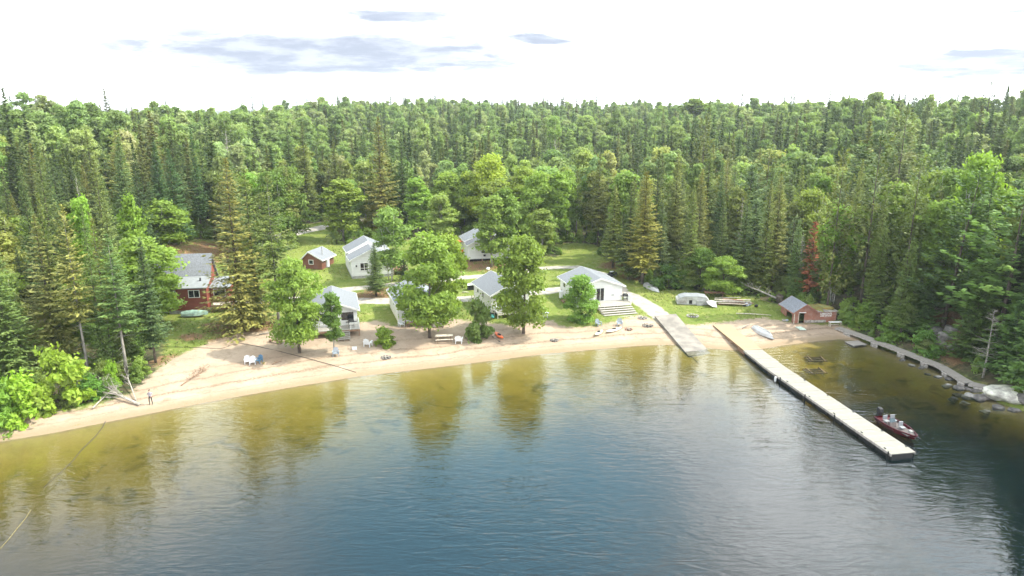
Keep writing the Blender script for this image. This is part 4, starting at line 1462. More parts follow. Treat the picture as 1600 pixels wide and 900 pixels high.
def grill(label, x, y, z, rz=0.0):
    t = thing('barbecue', label, 'barbecue', (x, y, z), rz)
    f = MB()
    for sx in (-.35, .35):
        for sy in (-.2, .2):
            f.beam((sx, sy, 0), (sx, sy, 0.72), 0.05, 0.05)
    f.box((-.38, -.22, .25), (.38, .22, .29)); f.box((-.75, -.2, .76), (-.4, .2, .8)); f.box((.4, -.2, .76), (.75, .2, .8))
    f.build('cart', 'black_metal', t)
    MB().prism([(-.42, .72), (.42, .72), (.42, 0.9), (.34, 1.12), (-.34, 1.12), (-.42, .9)], -.26, .26).build('hood', 'black_metal', t, 0.03)
    MB().beam((-.3, -.3, .98), (.3, -.3, .98), .03, .03).build('handle', 'aluminium', t)
    return t


# --- front cabin 1 (leftmost, with barbecue on its deck)
c = house('white_cabin', 'small white cabin with railed deck and barbecue, nearest the water behind two slender beach trees', 486, 522, 15, zoff=0.0)
zf = 0.9
skirt_box(c, 0, 6.4, 0, 8.2, -0.6, zf, 'brown_wood')
gable_wall(c, 0, 6.4, 0, 8.2, zf, zf + 2.35, 1.25)
gable_roof(c, 0, 6.4, -0.5, 8.2, zf + 2.35, 1.25, m='shingle_light')
window(c, 'front', 6.4, 0.55, zf + 0.85, 1.5, 1.05, 1)
window(c, 'front', 6.4, 4.2, zf + 0.75, 1.7, 1.15, 0)
window(c, 'left', 6.4, 2.2, zf + 1.0, 1.1, 0.9, 1)
dd = MB().box((2.75, -0.05, zf + 0.02), (3.65, -0.003, zf + 2.05)).build('door', 'cream_paint', c)
MB().blob((3.55, -0.08, zf + 1.0), (.04, .04, .04), 1, 0).build('handle', 'aluminium', dd)
deck(c, -0.2, 6.6, -2.2, -0.06, zf, low=1.3)
railing(c, [(-0.1, -0.15), (-0.1, -2.1), (3.4, -2.1)], zf); railing(c, [(5.3, -2.1), (6.5, -2.1), (6.5, -0.15)], zf)
stairs(c, 3.55, 5.2, -2.2, zf, 0.0, 5, 0.34)
w = c.matrix_basis @ Vector((5.5, -1.1, zf)); grill('black barbecue with lid on the deck of the cabin nearest the water', w.x, w.y, w.z, 0.3)

# --- front cabin 2
c = house('white_cabin', 'white cabin with grey roof half hidden behind the largest bushy maple', 622, 505, 18, zoff=0.0)
zf = 0.75
skirt_box(c, 0, 6.2, 0, 8.0, -0.5, zf, 'cream_paint')
gable_wall(c, 0, 6.2, 0, 8.0, zf, zf + 2.3, 1.35, m='cream_siding')
gable_roof(c, 0, 6.2, 0, 8.0, zf + 2.3, 1.35, m='shingle_grey')
window(c, 'front', 6.2, 3.6, zf + 0.8, 1.6, 1.1, 1)
window(c, 'left', 6.2, 3.2, zf + 1.0, 0.9, 0.8, 0)
dd = MB().box((2.2, -0.05, zf + 0.02), (3.1, -0.003, zf + 2.05)).build('door', 'cream_paint', c)
MB().blob((3.0, -0.08, zf + 1.0), (.04, .04, .04), 1, 0).build('handle', 'aluminium', dd)
deck(c, 0.9, 6.2, -2.4, -0.06, zf, low=1.2)
railing(c, [(1.0, -0.2), (1.0, -2.3), (4.3, -2.3)], zf)
stairs(c, 4.5, 6.0, -2.4, zf, 0.05, 4, 0.34)

# --- front cabin 3
c = house('white_cabin', 'cream cabin with a clean pale grey roof and a teal canoe lying along its wall', 768, 492, 21)
zf = 0.75
MB().box((0.1, 0.1, -0.6), (6.0, 8.4, 0.28)).build('foundation', 'painted_dark', c)  # near-black block: the shade below the skirting put into colour
skirt_box(c, 0, 6.1, 0, 8.5, 0.29, zf, 'cream_paint', 'skirting', 0.04)
gable_wall(c, 0, 6.1, 0, 8.5, zf, zf + 2.35, 1.5, m='cream_siding')
gable_roof(c, 0, 6.1, 0, 8.5, zf + 2.35, 1.5, m='shingle_light')
window(c, 'front', 6.1, 1.3, zf + 0.75, 0.6, 1.25, 0, True)
window(c, 'front', 6.1, 2.4, zf + 0.85, 1.5, 1.1, 0)
window(c, 'left', 6.1, 3.4, zf + 1.0, 0.9, 0.8, 0); window(c, 'left', 6.1, 6.0, zf + 1.2, 0.7, 0.6, 0)
dd = MB().box((4.5, -0.05, zf + 0.02), (5.4, -0.003, zf + 2.05)).build('door', 'white_paint', c)
MB().blob((5.3, -0.08, zf + 1.0), (.04, .04, .04), 1, 0).build('handle', 'aluminium', dd)
deck(c, 0.2, 6.1, -2.1, -0.06, zf, low=1.2, skirt='cream_paint')
railing(c, [(0.3, -0.2), (0.3, -2.0), (4.0, -2.0)], zf)
stairs(c, 4.3, 5.8, -2.1, zf, 0.05, 4, 0.34)
ch = MB(); ch.tube([(4.2, 2.2, zf + 2.7), (4.2, 2.2, zf + 4.2)], 0.14, 8); ch.tube([(4.2, 2.2, zf + 4.2), (4.2, 2.2, zf + 4.35)], 0.22, 8)
ch.build('chimney', 'black_metal', c)
w = c.matrix_basis @ Vector((1.0, -1.0, zf)); grill('black barbecue on the deck of the cabin with the teal canoe', w.x, w.y, w.z, 0.2)

# --- front cabin 5, the widest
c = house('white_cabin', 'widest bright white cabin at the top of broad white stairs to the beach', 901, 481, 15)
zf = 0.8
skirt_box(c, 0, 7.6, 0, 8.0, -0.6, zf, 'white_paint')
gable_wall(c, 0, 7.6, 0, 8.0, zf, zf + 2.35, 1.35)
gable_roof(c, 0, 7.6, 0, 8.0, zf + 2.35, 1.35, m='shingle_light', over=0.45)
window(c, 'front', 7.6, 3.25, zf + 0.1, 1.25, 2.0, 1, False)
window(c, 'front', 7.6, 1.0, zf + 0.9, 1.4, 1.0, 1)
window(c, 'left', 7.6, 5.4, zf + 1.1, 1.0, 0.8, 0)
deck(c, 1.6, 8.4, -2.0, -0.06, zf, low=1.4, skirt='cream_paint')
railing(c, [(8.3, -1.9), (8.3, 0.6)], zf)
st = stairs(c, 2.6, 8.1, -2.0, zf, -0.55, 7, 0.62, m='deck_wood')
vt = MB().box((5.8, -0.05, zf + 0.75), (6.2, -0.004, zf + 1.0)).build('vent', 'aluminium', c)
w = c.matrix_basis @ Vector((7.9, -0.6, zf)); grill('black barbecue against the right corner of the widest white cabin', w.x, w.y, w.z, 0.2)
w = c.matrix_basis @ Vector((-0.75, 5.2, 0))
t = thing('propane_tank', 'white upright gas tank standing against the left wall of the widest white cabin', 'gas tank', (w.x, w.y, gz(w.x, w.y)), 0)
b = MB(); b.tube([(0, 0, 0.12), (0, 0, 0.2), (0, 0, 1.25), (0, 0, 1.4)], [.28, .38, .38, .2], 14); b.build('cylinder', 'white_plastic', t, smooth=False)
MB().tube([(0, 0, 1.4), (0, 0, 1.55)], .1, 8).build('valve', 'aluminium', t)
w = c.matrix_basis @ Vector((-1.3, 2.8, 0))
t = thing('side_steps', 'short brown wooden steps on the grass at the left wall of the widest white cabin', 'steps', (w.x, w.y, gz(w.x, w.y)), math.radians(15))
MB().box((0, 0, .2), (.3, 1.1, .25)).box((.32, 0, .42), (.62, 1.1, .47)).box((.64, 0, .64), (1.2, 1.1, .69)).build('tread', 'brown_wood', t)
MB().beam((0, .05, .05), (1.1, .05, .62), .05, .2).beam((0, 1.05, .05), (1.1, 1.05, .62), .05, .2).build('stringer', 'brown_wood', t)

# --- back left cabin
c = house('white_cabin', 'white two-level back cabin with stepped grey roof, left of the birch clump', 550, 436, 19)
zf = 0.45
skirt_box(c, 0, 7.4, 0, 10.0, -0.5, zf, 'foundation')
gable_wall(c, 0, 7.4, 0, 4.6, zf, zf + 3.0, 1.7)
gable_wall(c, 0.05, 7.35, 4.602, 10.0, zf, zf + 3.5, 1.8, name='rear_wall')
gable_roof(c, 0, 7.4, 0, 4.2, zf + 3.0, 1.7, m='shingle_light')
gable_roof(c, 0.05, 7.35, 4.6 + 0.36, 10.0, zf + 3.5, 1.8, m='shingle_light')
window(c, 'front', 7.4, 1.6, zf + 1.0, 1.3, 1.3, 1, True)
window(c, 'front', 7.4, 3.8, zf + 1.0, 1.6, 1.3, 1, True)
window(c, 'left', 7.4, 6.6, zf + 2.0, 0.8, 0.9, 0); window(c, 'left', 7.4, 2.0, zf + 1.6, 0.8, 1.0, 0)
lt = MB().box((0.75, -0.12, zf + 1.7), (1.0, -0.003, zf + 2.0)).build('wall_lamp', 'black_metal', c)
deck(c, 7.4 + 0.05, 10.2, 0.2, 3.2, zf + 0.7, m='brown_wood', low=1.0)
w = c.matrix_basis @ Vector((8.8, 1.4, zf + 0.7)); grill('black barbecue under a white cover on the brown terrace by the birch clump', w.x, w.y, w.z, 0.2)

# --- back raised cabin
c = house('white_cabin', 'raised white back cabin on dark posts with a two-tone grey roof, behind poplars', 732, 410, 13)
zf = 0.85
MB().box((0.3, 0.5, -0.6), (8.4, 8.5, zf - 0.28)).build('foundation', 'painted_dark', c)  # near-black fill painted as the shade beneath the raised cabin
p_ = MB()
for xx in (0.2, 2.8, 5.6, 8.3):
    p_.box((xx - .1, 0.15, -.6), (xx + .1, 0.35, zf - 0.27))
p_.build('post', 'brown_wood', c)
MB().box((0.02, 0.02, zf - 0.26), (8.58, 8.98, zf)).build('skirting', 'white_paint', c)
gable_wall(c, 0, 8.6, 0, 9.0, zf, zf + 2.6, 1.9)
gable_roof(c, 0, 8.6, 0, 2.6, zf + 2.6, 1.9, m='shingle_dark')
gable_roof(c, 0.02, 8.58, 3.35, 9.0, zf + 2.75, 1.95, m='shingle_grey')
window(c, 'front', 8.6, 2.6, zf + 0.9, 1.5, 1.4, 0, True); window(c, 'front', 8.6, 5.2, zf + 0.9, 1.5, 1.3, 1)
MB().box((3.0, -.25, zf + .25), (3.4, -.003, zf + .6)).build('air_vent', 'black_metal', c)
MB().tube([(6.6, 5, zf + 3.0), (6.6, 5, zf + 5.0)], .16, 8).build('chimney', 'foundation', c)
t_ = at(718, 398)
t = thing('garden_swing', 'orange-red swing canopy showing beside the raised back cabin', 'garden swing', (t_[0], t_[1], gz(*t_)), 0.3)
MB().prism([(-1.3, 2.5), (0, 2.9), (1.3, 2.5), (1.3, 2.44), (0, 2.84), (-1.3, 2.44)], -.9, .9).build('canopy', 'orange_metal', t)
b = MB()
for sx in (-1.2, 1.2):
    b.tube([(sx, -.8, 0), (sx, 0, 2.5), (sx, .8, 0)], .04, 6)
b.build('frame', 'black_metal', t)
MB().box((-1, -.3, .5), (1, .25, .58)).box((-1, .26, .5), (1, .32, 1.0)).build('seat', 'orange_metal', t)

# --- the red log cabin at the left
c = house('log_cabin', 'red-brown log cabin with steep grey roof and pale lower roof at the left', 242, 490, 9)
Wl = 7.6
MB().box((0.1, 0.1, -0.8), (Wl - 0.1, 6.0, 0.3)).build('foundation', 'foundation', c)
MB().prism([(0, 0.31), (6.2, 0.31), (6.2, 4.4), (4.15, 7.6), (2.6, 4.7), (0, 3.72)], 0, Wl).build('wall', 'log_wall', c)
w_ = c.children[-1]; w_.data.transform(Matrix(((0, 1, 0, 0), (1, 0, 0, 0), (0, 0, 1, 0), (0, 0, 0, 1)))); w_.data.flip_normals()
def slope(name, y0, z0, y1, z1, m, th=0.13, ov=0.3):
    a = MB().prism([(y0, z0), (y1, z1), (y1, z1 + th), (y0, z0 + th)], -ov, Wl + ov)
    a.v = [(v[1], v[0], v[2]) for v in a.v]
    return a.build(name, m, c)
slope('lower_roof', -0.55, 3.72, 2.398, 4.84, 'metal_roof')
slope('roof', 2.4, 4.9, 4.15, 8.0, 'shingle_grey'); slope('rear_roof', 4.152, 8.0, 6.8, 3.9, 'shingle_grey')
window(c, 'front', Wl, 5.1, 2.3, 1.45, 1.0, 1); window(c, 'front', Wl, 1.6, 2.3, 1.6, 1.0, 1)
MB().tube([(6.6, 1.2, 4.3), (6.6, 1.2, 4.95)], .12, 8).build('roof_vent', 'black_metal', c)
MB().box((Wl + 0.01, 1.9, -0.8), (Wl + 2.7, 5.6, 3.2)).build('wing', 'log_wall', c)
r_ = MB().prism([(1.4, 3.21), (5.9, 3.9), (5.9, 4.02), (1.4, 3.34)], Wl + 0.02, Wl + 3.1); r_.v = [(v[1], v[0], v[2]) for v in r_.v]; r_.build('wing_roof', 'metal_roof', c)
f = MB(); y_ = 1.9
for (a0, a1, b0, b1) in ((0.5, 2.3, 1.75, 1.84), (0.5, 2.3, 2.9, 3.0), (0.5, 0.6, 1.84, 2.9), (2.2, 2.3, 1.84, 2.9)):
    f.box((Wl + a0, y_ - .06, b0), (Wl + a1, y_ - .003, b1))
fo = f.build('window', 'white_paint', c)
MB().box((Wl + .6, y_ - .025, 1.84), (Wl + 2.2, y_ - .004, 2.9)).build('pane', 'window_glass', fo)
deck(c, Wl + 0.4, Wl + 3.2, 0.2, 1.85, 0.9, m='pale_wood', low=1.4)
w = c.matrix_basis @ Vector((6.1, -1.6, 0))
t = thing('covered_boat', 'small boat under a pale green tarp at the foot of the red log cabin', 'boat', (w.x, w.y, gz(w.x, w.y)), math.radians(8))
def hull(L, B, D, n=12, flat_=0.35, tr=0.75, upside=False, rocker=0.1):
    """open hull; bow at +x, transom at -x"""
    V, F = [], []
    for i in range(n + 1):
        s = i / n
        wv = B / 2 * (tr + (1 - tr) * math.sin(math.pi * min(1, s * 1.3))) * (1 - max(0, (s - 0.45) / 0.55) ** 2.2 * 0.97)
        zb = D * max(0, (s - 0.6) / 0.4) ** 2 * 0.6
        zt = D * (1 + rocker * s * s * 1.5)
        xs = -L / 2 + L * s
        xb = xs - 0.12 * L * max(0, s - 0.6)
        V += [(xs, -wv, zt), (xb, -wv * 0.86, zb + (zt - zb) * .4), (xb, -wv * flat_, zb + .03), (xb, 0, zb), (xb, wv * flat_, zb + .03), (xb, wv * 0.86, zb + (zt - zb) * .4), (xs, wv, zt)]
    for i in range(n):
        for k in range(6):
            a = i * 7 + k
            F.append((a, a + 1, a + 8, a + 7))
    F.append((0, 1, 2, 3, 4, 5, 6))
    return V, F
V, F = hull(3.6, 1.4, 0.55)
MB().add(V, F).build('hull', 'aluminium', t)
V2 = [(v[0] * 1.02, v[1] * 1.06, 0.6 + 0.3 * (1 - abs(v[1]) / 0.8) * (1 - (v[0] / 2.2) ** 2)) for v in V]
b = MB(); n_ = 13
grid = []
for i in range(n_):
    for k in range(7):
        s = -1 + 2 * k / 6; q = V[i * 7 + (0 if s < 0 else 6)]
        grid.append((q[0] * 1.03, abs(q[1]) * 1.08 * s, 0.62 + 0.42 * (1 - s * s) * (1 - (q[0] / 2.1) ** 2 * .7) - (0.3 if abs(s) == 1 else 0) + 0.05 * math.sin(i * 2.1 + k)))
b.add(grid, [(i * 7 + k, i * 7 + k + 1, i * 7 + k + 8, i * 7 + k + 7) for i in range(n_ - 1) for k in range(6)]).build('tarp', 'tarp', t, smooth=True)
w = c.matrix_basis @ Vector((Wl + 3.6, 0.6, 0))
t = thing('blue_tarp_heap', 'heap of firewood under a blue tarp right of the red log cabin', 'tarp heap', (w.x, w.y, gz(w.x, w.y)), 0.4)
MB().blob((0, 0, .35), (.95, .6, .5), 4, .2).build('tarp', 'blue_plastic', t)
MB().box((-.7, -.5, 0), (.7, .5, .25)).build('firewood', 'brown_wood', t)

# --- little back shed
c = house('garden_shed', 'little brown shed with pale roof and stove pipe behind the beach maple', 474, 419, -14, 'shed')
gable_wall(c, 0, 3.9, 0, 4.6, -0.4, 1.9, 1.3, 0.35, 'shed_siding')
gable_roof(c, 0, 3.9, 0, 4.6, 1.9, 1.3, 0.35, m='shingle_light', over=0.4)
window(c, 'front', 3.9, 1.3, 0.9, 0.8, 0.7, 0)
MB().tube([(3.2, 1.6, 1.9), (3.2, 1.6, 3.9)], .09, 8).tube([(3.2, 1.6, 3.9), (3.2, 1.6, 4.0)], .15, 8).build('stove_pipe', 'aluminium', c)
q = at(512, 417)
t = thing('water_tank', 'white upright water tank on the grass right of the little brown shed', 'tank', (q[0], q[1], gz(*q)), 0)
MB().tube([(0, 0, .1), (0, 0, 1.5), (0, 0, 1.7)], [.38, .38, .2], 14).build('shell', 'white_plastic', t)
MB().box((-.45, -.45, -.1), (.45, .45, .1)).build('base', 'concrete', t)

# --- boathouse
c = house('boathouse', 'weathered red boathouse with an open doorway, mossy side roof and white lettering', 1240, 505, 4, 'boathouse')
BW = 3.3
wl = MB()
wl.box((0, 0, 0), (0.75, 0.1, 1.75)); wl.box((1.55, 0, 0), (BW, 0.1, 1.75)); wl.box((0.75, 0, 1.55), (1.55, 0.1, 1.75))
wl.prism([(0, 1.752), (BW, 1.752), (BW / 2, 2.85)], 0.0, 0.1)
wl.box((BW - .1, .102, 0), (BW, 4.4, 1.75)); wl.box((0, 4.402, 0), (BW, 4.5, 1.75)); wl.box((0, 2.6, 0), (.1, 4.4, 1.75)); wl.box((0, .102, 0), (.1, .7, 1.75)); wl.box((0, .702, 1.3), (.1, 2.598, 1.75))
wl.build('wall', 'barn_siding', c)
MB().box((.12, .15, .01), (BW - .12, 4.38, .05)).build('floor', 'painted_dark', c)  # floor coloured near-black so the open doorway looks unlit inside
gable_roof(c, 0, BW, 0, 4.5, 1.752, 1.1, m='shingle_grey', over=0.32, th=0.1, fascia='barn_siding')
MB().box((BW + .005, 0.05, 0), (BW + 3.2, 4.0, 1.65)).build('side_room', 'barn_siding', c)
MB().box((BW + .004, -0.15, 1.66), (BW + 3.4, 4.2, 1.76)).build('side_roof', 'weathered_wood', c)
b = MB(); b.blob((BW + 0.9, 1.9, 1.78), (.85, 1.75, .26), 3, .3); b.blob((BW + 2.3, 2.2, 1.8), (1.0, 1.7, .3), 5, .3)
b.build('moss', 'roof_moss', c)
MB().box((0.65, -0.06, 1.56), (1.75, -0.003, 1.68)).build('lintel', 'white_paint', c)
MB().box((1.62, -.03, 0.04), (BW + 1.6, -.003, .42)).build('sill_board', 'weathered_wood', c)
MB().box((-.05, -.08, -.1), (.06, .02, 1.7)).box((.60, -.08, -.1), (.7, -.004, 1.5)).build('corner_post', 'pale_wood', c)
for txt, zz, hh in (("LEBRON'S", 1.30, 0.30), ("LAKE OF BAYS", 1.02, 0.2)):
    cu = bpy.data.curves.new('lettering', 'FONT'); cu.body = txt; cu.size = hh * 1.35; cu.extrude = 0.008; cu.offset = 0.012
    cu.align_x = 'CENTER'
    cu.materials.append(MATS['white_paint'])
    tmp = link('lettering', cu)
    me_ = bpy.data.meshes.new_from_object(tmp.evaluated_get(bpy.context.evaluated_depsgraph_get()))
    bpy.data.objects.remove(tmp)
    o = link('lettering', me_, c); o.location = (BW + 1.55, 0.035, zz - 0.08); o.rotation_euler = (math.pi / 2, 0, 0)
q = at(1251, 514)
t = thing('mint_board', 'pale mint green board lying on the sand before the boathouse doorway', 'board', (q[0], q[1], gz(*q) + .08), 0.1)
MB().box((-.45, -.75, 0), (.45, .75, .06)).build('panel', 'mint_door', t)
MB().box((-.5, -.8, -.05), (.5, -.72, -.002)).box((-.5, .72, -.05), (.5, .8, -.002)).build('batten', 'pale_wood', t)
q = at(1226, 502)
t = thing('junk_heap', 'small heap of grey scraps beside the left wall of the boathouse', 'scrap heap', (q[0], q[1], gz(*q)), 0)
for k in range(4):
    MB().blob((random.uniform(-.4, .4), random.uniform(-.3, .3), .15), (.25, .2, .2), k, .3, 1).build('scrap', 'weathered_wood' if k % 2 else 'grey_plastic', t)
q = at(1305, 509)
t = thing('white_bench', 'white topped bench standing before the right end of the boathouse', 'bench', (q[0], q[1], gz(*q)), 0.05)
MB().box((-.95, -.28, .55), (.95, .28, .62)).build('seat', 'white_paint', t)
for sx in (-.85, .85):
    for sy in (-.2, .2):
        MB().box((sx - .05, sy - .05, -.15), (sx + .05, sy + .05, .548)).build('leg', 'pale_wood', t)
MB().beam((-.85, 0, .2), (.85, 0, .2), .06, .08).build('stretcher', 'pale_wood', t)

# ============================================================ docks, ramp, boardwalk
def plank_run(name, parent, pts, width, z, th, m, pitch=0.145):
    """deck boards laid across a run; UV-free: boards follow the object axes of each straight piece"""
    objs = []
    for (a, b) in zip(pts[:-1], pts[1:]):
        d = Vector((b[0] - a[0], b[1] - a[1], 0)); L = d.length
        o = MB().box((-width / 2, 0, -th), (width / 2, L - 0.03, 0)).build(name, m, parent)
        o.location = (a[0], a[1], z); o.rotation_euler = (0, 0, math.atan2(d.y, d.x) - math.pi / 2)
        objs.append(o)
    return objs


def midpt(p, q, z):
    a, b = flat(*p, z), flat(*q, z)
    return ((a[0] + b[0]) / 2, (a[1] + b[1]) / 2)


D0 = midpt((1107, 505), (1147, 508), 1.05); D1 = midpt((1163, 545), (1190, 545), 0.75); D2 = midpt((1198, 576), (1226, 572), 0.62); D3 = midpt((1393, 711), (1431, 707), 0.55)
dock = thing('dock', 'long grey-white plank dock running from the beach far into the lake', 'dock', (D0[0], D0[1], 0))
off = lambda p: (p[0] - D0[0], p[1] - D0[1])
DWID = 2.45
o = plank_run('wooden_ramp', dock, [off(D0), off(D1)], 2.5, 0.98, 0.08, 'tan_wood')[0]
o.rotation_euler.x = -math.atan2(.36, math.hypot(D1[0] - D0[0], D1[1] - D0[1]))
dvec = Vector((D1[0] - D0[0], D1[1] - D0[1], 0)); L1 = dvec.length
# log cribs under the landward part
for k, (t0, n) in enumerate(((0.06, 2), (0.42, 3), (0.80, 4))):
    cr = MB()
    y0 = L1 * t0; ln = 2.2
    top = 0.82 - 0.0
    for i in range(n + 1):
        z = top - 0.12 - i * 0.27
        for sx in (-1.15, 1.15):
            cr.tube([(sx, y0, z), (sx, y0 + ln, z)], .11, 7)
        for yy in (y0 + .15, y0 + ln - .15):
            cr.tube([(-1.3, yy, z - .13), (1.3, yy, z - .13)], .1, 7)
    ob = cr.build('log_crib', 'brown_wood', o)
    ob.location = (0, 0, -0.98 - 0.08)
sb = MB()
for sx in (-1.2, 1.2):
    sb.box((sx - .05, 0, -.26), (sx + .05, L1 - .05, -.084))
sb.build('beam', 'brown_wood', o)
# floating sections, each with dark floats beneath
segs = [(D1, D2, 2), (D2, D3, 9)]
for (A, B, n) in segs:
    for i in range(n):
        a = (A[0] + (B[0] - A[0]) * i / n, A[1] + (B[1] - A[1]) * i / n); b_ = (A[0] + (B[0] - A[0]) * (i + 1) / n, A[1] + (B[1] - A[1]) * (i + 1) / n)
        s = plank_run('section', dock, [off(a), off(b_)], DWID, 0.6, 0.07, 'dock_wood')[0]
        Ls = math.hypot(b_[0] - a[0], b_[1] - a[1])
        e = MB()
        for sx in (-1, 1):
            e.box((sx * (DWID / 2 + .035) - .03, 0, -.25), (sx * (DWID / 2 + .035) + .03, Ls - .02, -.012))
        e.build('edge_beam', 'weathered_wood', s)
        f = MB().box((-DWID / 2 + .12, 0.12, -.78), (DWID / 2 - .12, Ls - .12, -.075)); f.build('float', 'black_rubber', s)
for t_, sx in ((0.15, -1), (0.38, -1), (0.62, -1), (0.985, -1), (0.985, 1), (0.7, 1)):
    p = (D2[0] + (D3[0] - D2[0]) * t_, D2[1] + (D3[1] - D2[1]) * t_)
    dv = Vector((D3[0] - D2[0], D3[1] - D2[1], 0)).normalized(); nv = Vector((dv.y, -dv.x, 0))
    q = Vector((p[0], p[1], 0)) + nv * (-sx) * (DWID / 2 + .13)
    MB().tube([(q.x - D0[0], q.y - D0[1], -1.6), (q.x - D0[0], q.y - D0[1], .74)], .06, 8).build('post', 'black_metal', dock)
q = Vector((D2[0] + (D3[0] - D2[0]) * .12, D2[1] + (D3[1] - D2[1]) * .12, 0)) - Vector((-1, 0, 0)) * 0
nv = Vector((D3[1] - D2[1], -(D3[0] - D2[0]), 0)).normalized()
q = q + nv * (DWID / 2 + .35) if (q + nv * 2).x < q.x else q - nv * (DWID / 2 + .35)
t = thing('boat_fender', 'white fender hanging from the left edge of the long dock', 'fender', (q.x, q.y, .1), 0)
MB().tube([(0, 0, -.2), (0, 0, -.1), (0, 0, .4), (0, 0, .5)], [.06, .13, .13, .05], 10).build('cushion', 'white_plastic', t)
MB().tube([(0, 0, .5), (.18, 0, .62)], .015, 4).build('rope', 'rope', t)

cl = MB()
for q in (.2, .4, .6, .8, .95):
    p = (off(D2)[0] + (D3[0] - D2[0]) * q, off(D2)[1] + (D3[1] - D2[1]) * q)
    for sg in (-1, 1):
        c0 = Vector((p[0], p[1], .6)) + nv * sg * (DWID / 2 - .12)
        ax = Vector((D3[0] - D2[0], D3[1] - D2[1], 0)).normalized()
        cb = MB().beam(c0 - ax * .16 + Vector((0, 0, .07)), c0 + ax * .16 + Vector((0, 0, .07)), .05, .04).box((c0.x - .04, c0.y - .04, .602), (c0.x + .04, c0.y + .04, .66))
        cb.build('cleat', 'black_metal', dock)

# concrete boat ramp
ra = [flat(1023, 494, 1.35), flat(1056, 491, 1.35), flat(1104, 545, 0.02), flat(1070, 549, 0.02)]
rt = MB()
NN = 12
grid = []
for i in range(NN + 1):
    t_ = i / NN * 1.12
    for k in (0, 1):
        a = ra[0 if k == 0 else 1]; b_ = ra[3 if k == 0 else 2]
        x = a[0] + (b_[0] - a[0]) * t_; y = a[1] + (b_[1] - a[1]) * t_
        grid.append((x, y, max(1.42 - 1.40 * t_, -0.3)))
n0 = len(grid)
grid += [(x, y, z - 0.3) for x, y, z in grid]
fs = []
for i in range(NN):
    a = i * 2
    fs += [(a, a + 1, a + 3, a + 2), (n0 + a, n0 + a + 2, n0 + a + 3, n0 + a + 1), (a, a + 2, n0 + a + 2, n0 + a), (a + 1, n0 + a + 1, n0 + a + 3, a + 3)]
fs += [(0, n0, n0 + 1, 1), (NN * 2, NN * 2 + 1, n0 + NN * 2 + 1, n0 + NN * 2)]
rt.add(grid, fs)
o = rt.build('boat_ramp', 'concrete')
tag(o, 'flat grey concrete boat ramp sloping from the gravel road into the water', 'boat ramp')

# boardwalk
WP = [(1309, 511), (1352, 526), (1396, 543), (1432, 557), (1470, 572), (1500, 590), (1515, 598), (1540, 604)]
wp = [flat(px, py, z) for (px, py), z in zip(WP, (.75, .7, .65, .6, .6, .6, .6, .6))]
bw = thing('boardwalk', 'narrow grey boardwalk following the wooded shore right of the boathouse', 'boardwalk', (wp[0][0], wp[0][1], 0))
ofw = lambda p: (p[0] - wp[0][0], p[1] - wp[0][1])
for i, (a, b_) in enumerate(zip(wp[:-1], wp[1:])):
    s = plank_run('section', bw, [ofw(a), ofw(b_)], 1.25, 0.72 - 0.02 * i, 0.08, 'grey_wood')[0]
    Ls = math.hypot(b_[0] - a[0], b_[1] - a[1])
    e = MB(); e.box((-.6, 0, -.24), (-.5, Ls - .05, -.083)); e.box((.5, 0, -.24), (.6, Ls - .05, -.083)); e.build('beam', 'weathered_wood', s)
    cr = MB()
    for z in (-.36, -.58, -.8):
        cr.tube([(-.75, Ls * .45, z), (.75, Ls * .45, z)], .1, 6); cr.tube([(-.65, Ls * .35, z + .1), (-.65, Ls * .35 + 1.1, z + .1)], .09, 6); cr.tube([(.65, Ls * .35, z + .1), (.65, Ls * .35 + 1.1, z + .1)], .09, 6)
    cr.build('log_crib', 'weathered_wood', s)

# ============================================================ boats and beach things
def P3(px, py, dz=0.0):
    x, y = at(px, py)
    return (x, y, gz(x, y) + dz)

a, b_ = flat(1376, 654, 0.3), flat(1430, 688, 0.3)
ang = math.atan2(b_[1] - a[1], b_[0] - a[0])
t = thing('fishing_boat', 'dark red fishing boat with black outboard moored at the end of the dock', 'motorboat', ((a[0] + b_[0]) / 2 + 0.1, (a[1] + b_[1]) / 2, -0.12), ang)
V, F = hull(5.2, 1.95, 0.72, 14, .4, .86, rocker=.12)
h = MB().add(V, F).build('hull', 'hull_red', t)
# inner deck
V3 = [(v[0] * .955, v[1] * .93, .52) for v in V]
rim = [(V[i * 7][0] * .955, V[i * 7][1] * .93, .5 if i < 10 else .62) for i in range(15)] + [(V[i * 7 + 6][0] * .955, V[i * 7 + 6][1] * .93, .5 if i < 10 else .62) for i in range(14, -1, -1)]
MB().add(rim, [tuple(range(30))]).build('boat_floor', 'boat_deck', t)
g = MB(); g.tube([V[i * 7] for i in range(15)], .05, 6); g.tube([V[i * 7 + 6] for i in range(15)], .05, 6); g.build('gunwale', 'boat_red_trim', t)
MB().box((0.95, -.62, .63), (2.0, .62, .7)).build('casting_deck', 'boat_deck', t)
m_ = MB(); m_.box((-.2, -.2, .5), (.2, .2, 1.05)); m_.prism([(-.32, 1.0), (.34, 1.0), (.26, 1.42), (-.2, 1.5)], -.22, .22); m_.box((-.1, -.08, -.5), (.08, .08, .5))
mo = m_.build('outboard_motor', 'black_rubber', t, .03); mo.location = (-2.95, 0, 0)
for (x, y) in ((-1.3, .42), (-1.3, -.42), (.35, .1)):
    s = MB(); s.box((-.25, -.25, .72), (.25, .25, .84)); s.box((-.3, -.25, .84), (-.2, .25, 1.3)); so = s.build('seat', 'boat_seat', t, .03); so.location = (x, y, 0)
    MB().tube([(0, 0, .5), (0, 0, .72)], .06, 6).build('pedestal', 'black_metal', so)
cs = MB().prism([(-.3, .5), (.3, .5), (.15, 1.05), (-.1, 1.1)], -.35, .35).build('console', 'boat_deck', t, .02); cs.location = (-.4, -.5, 0)
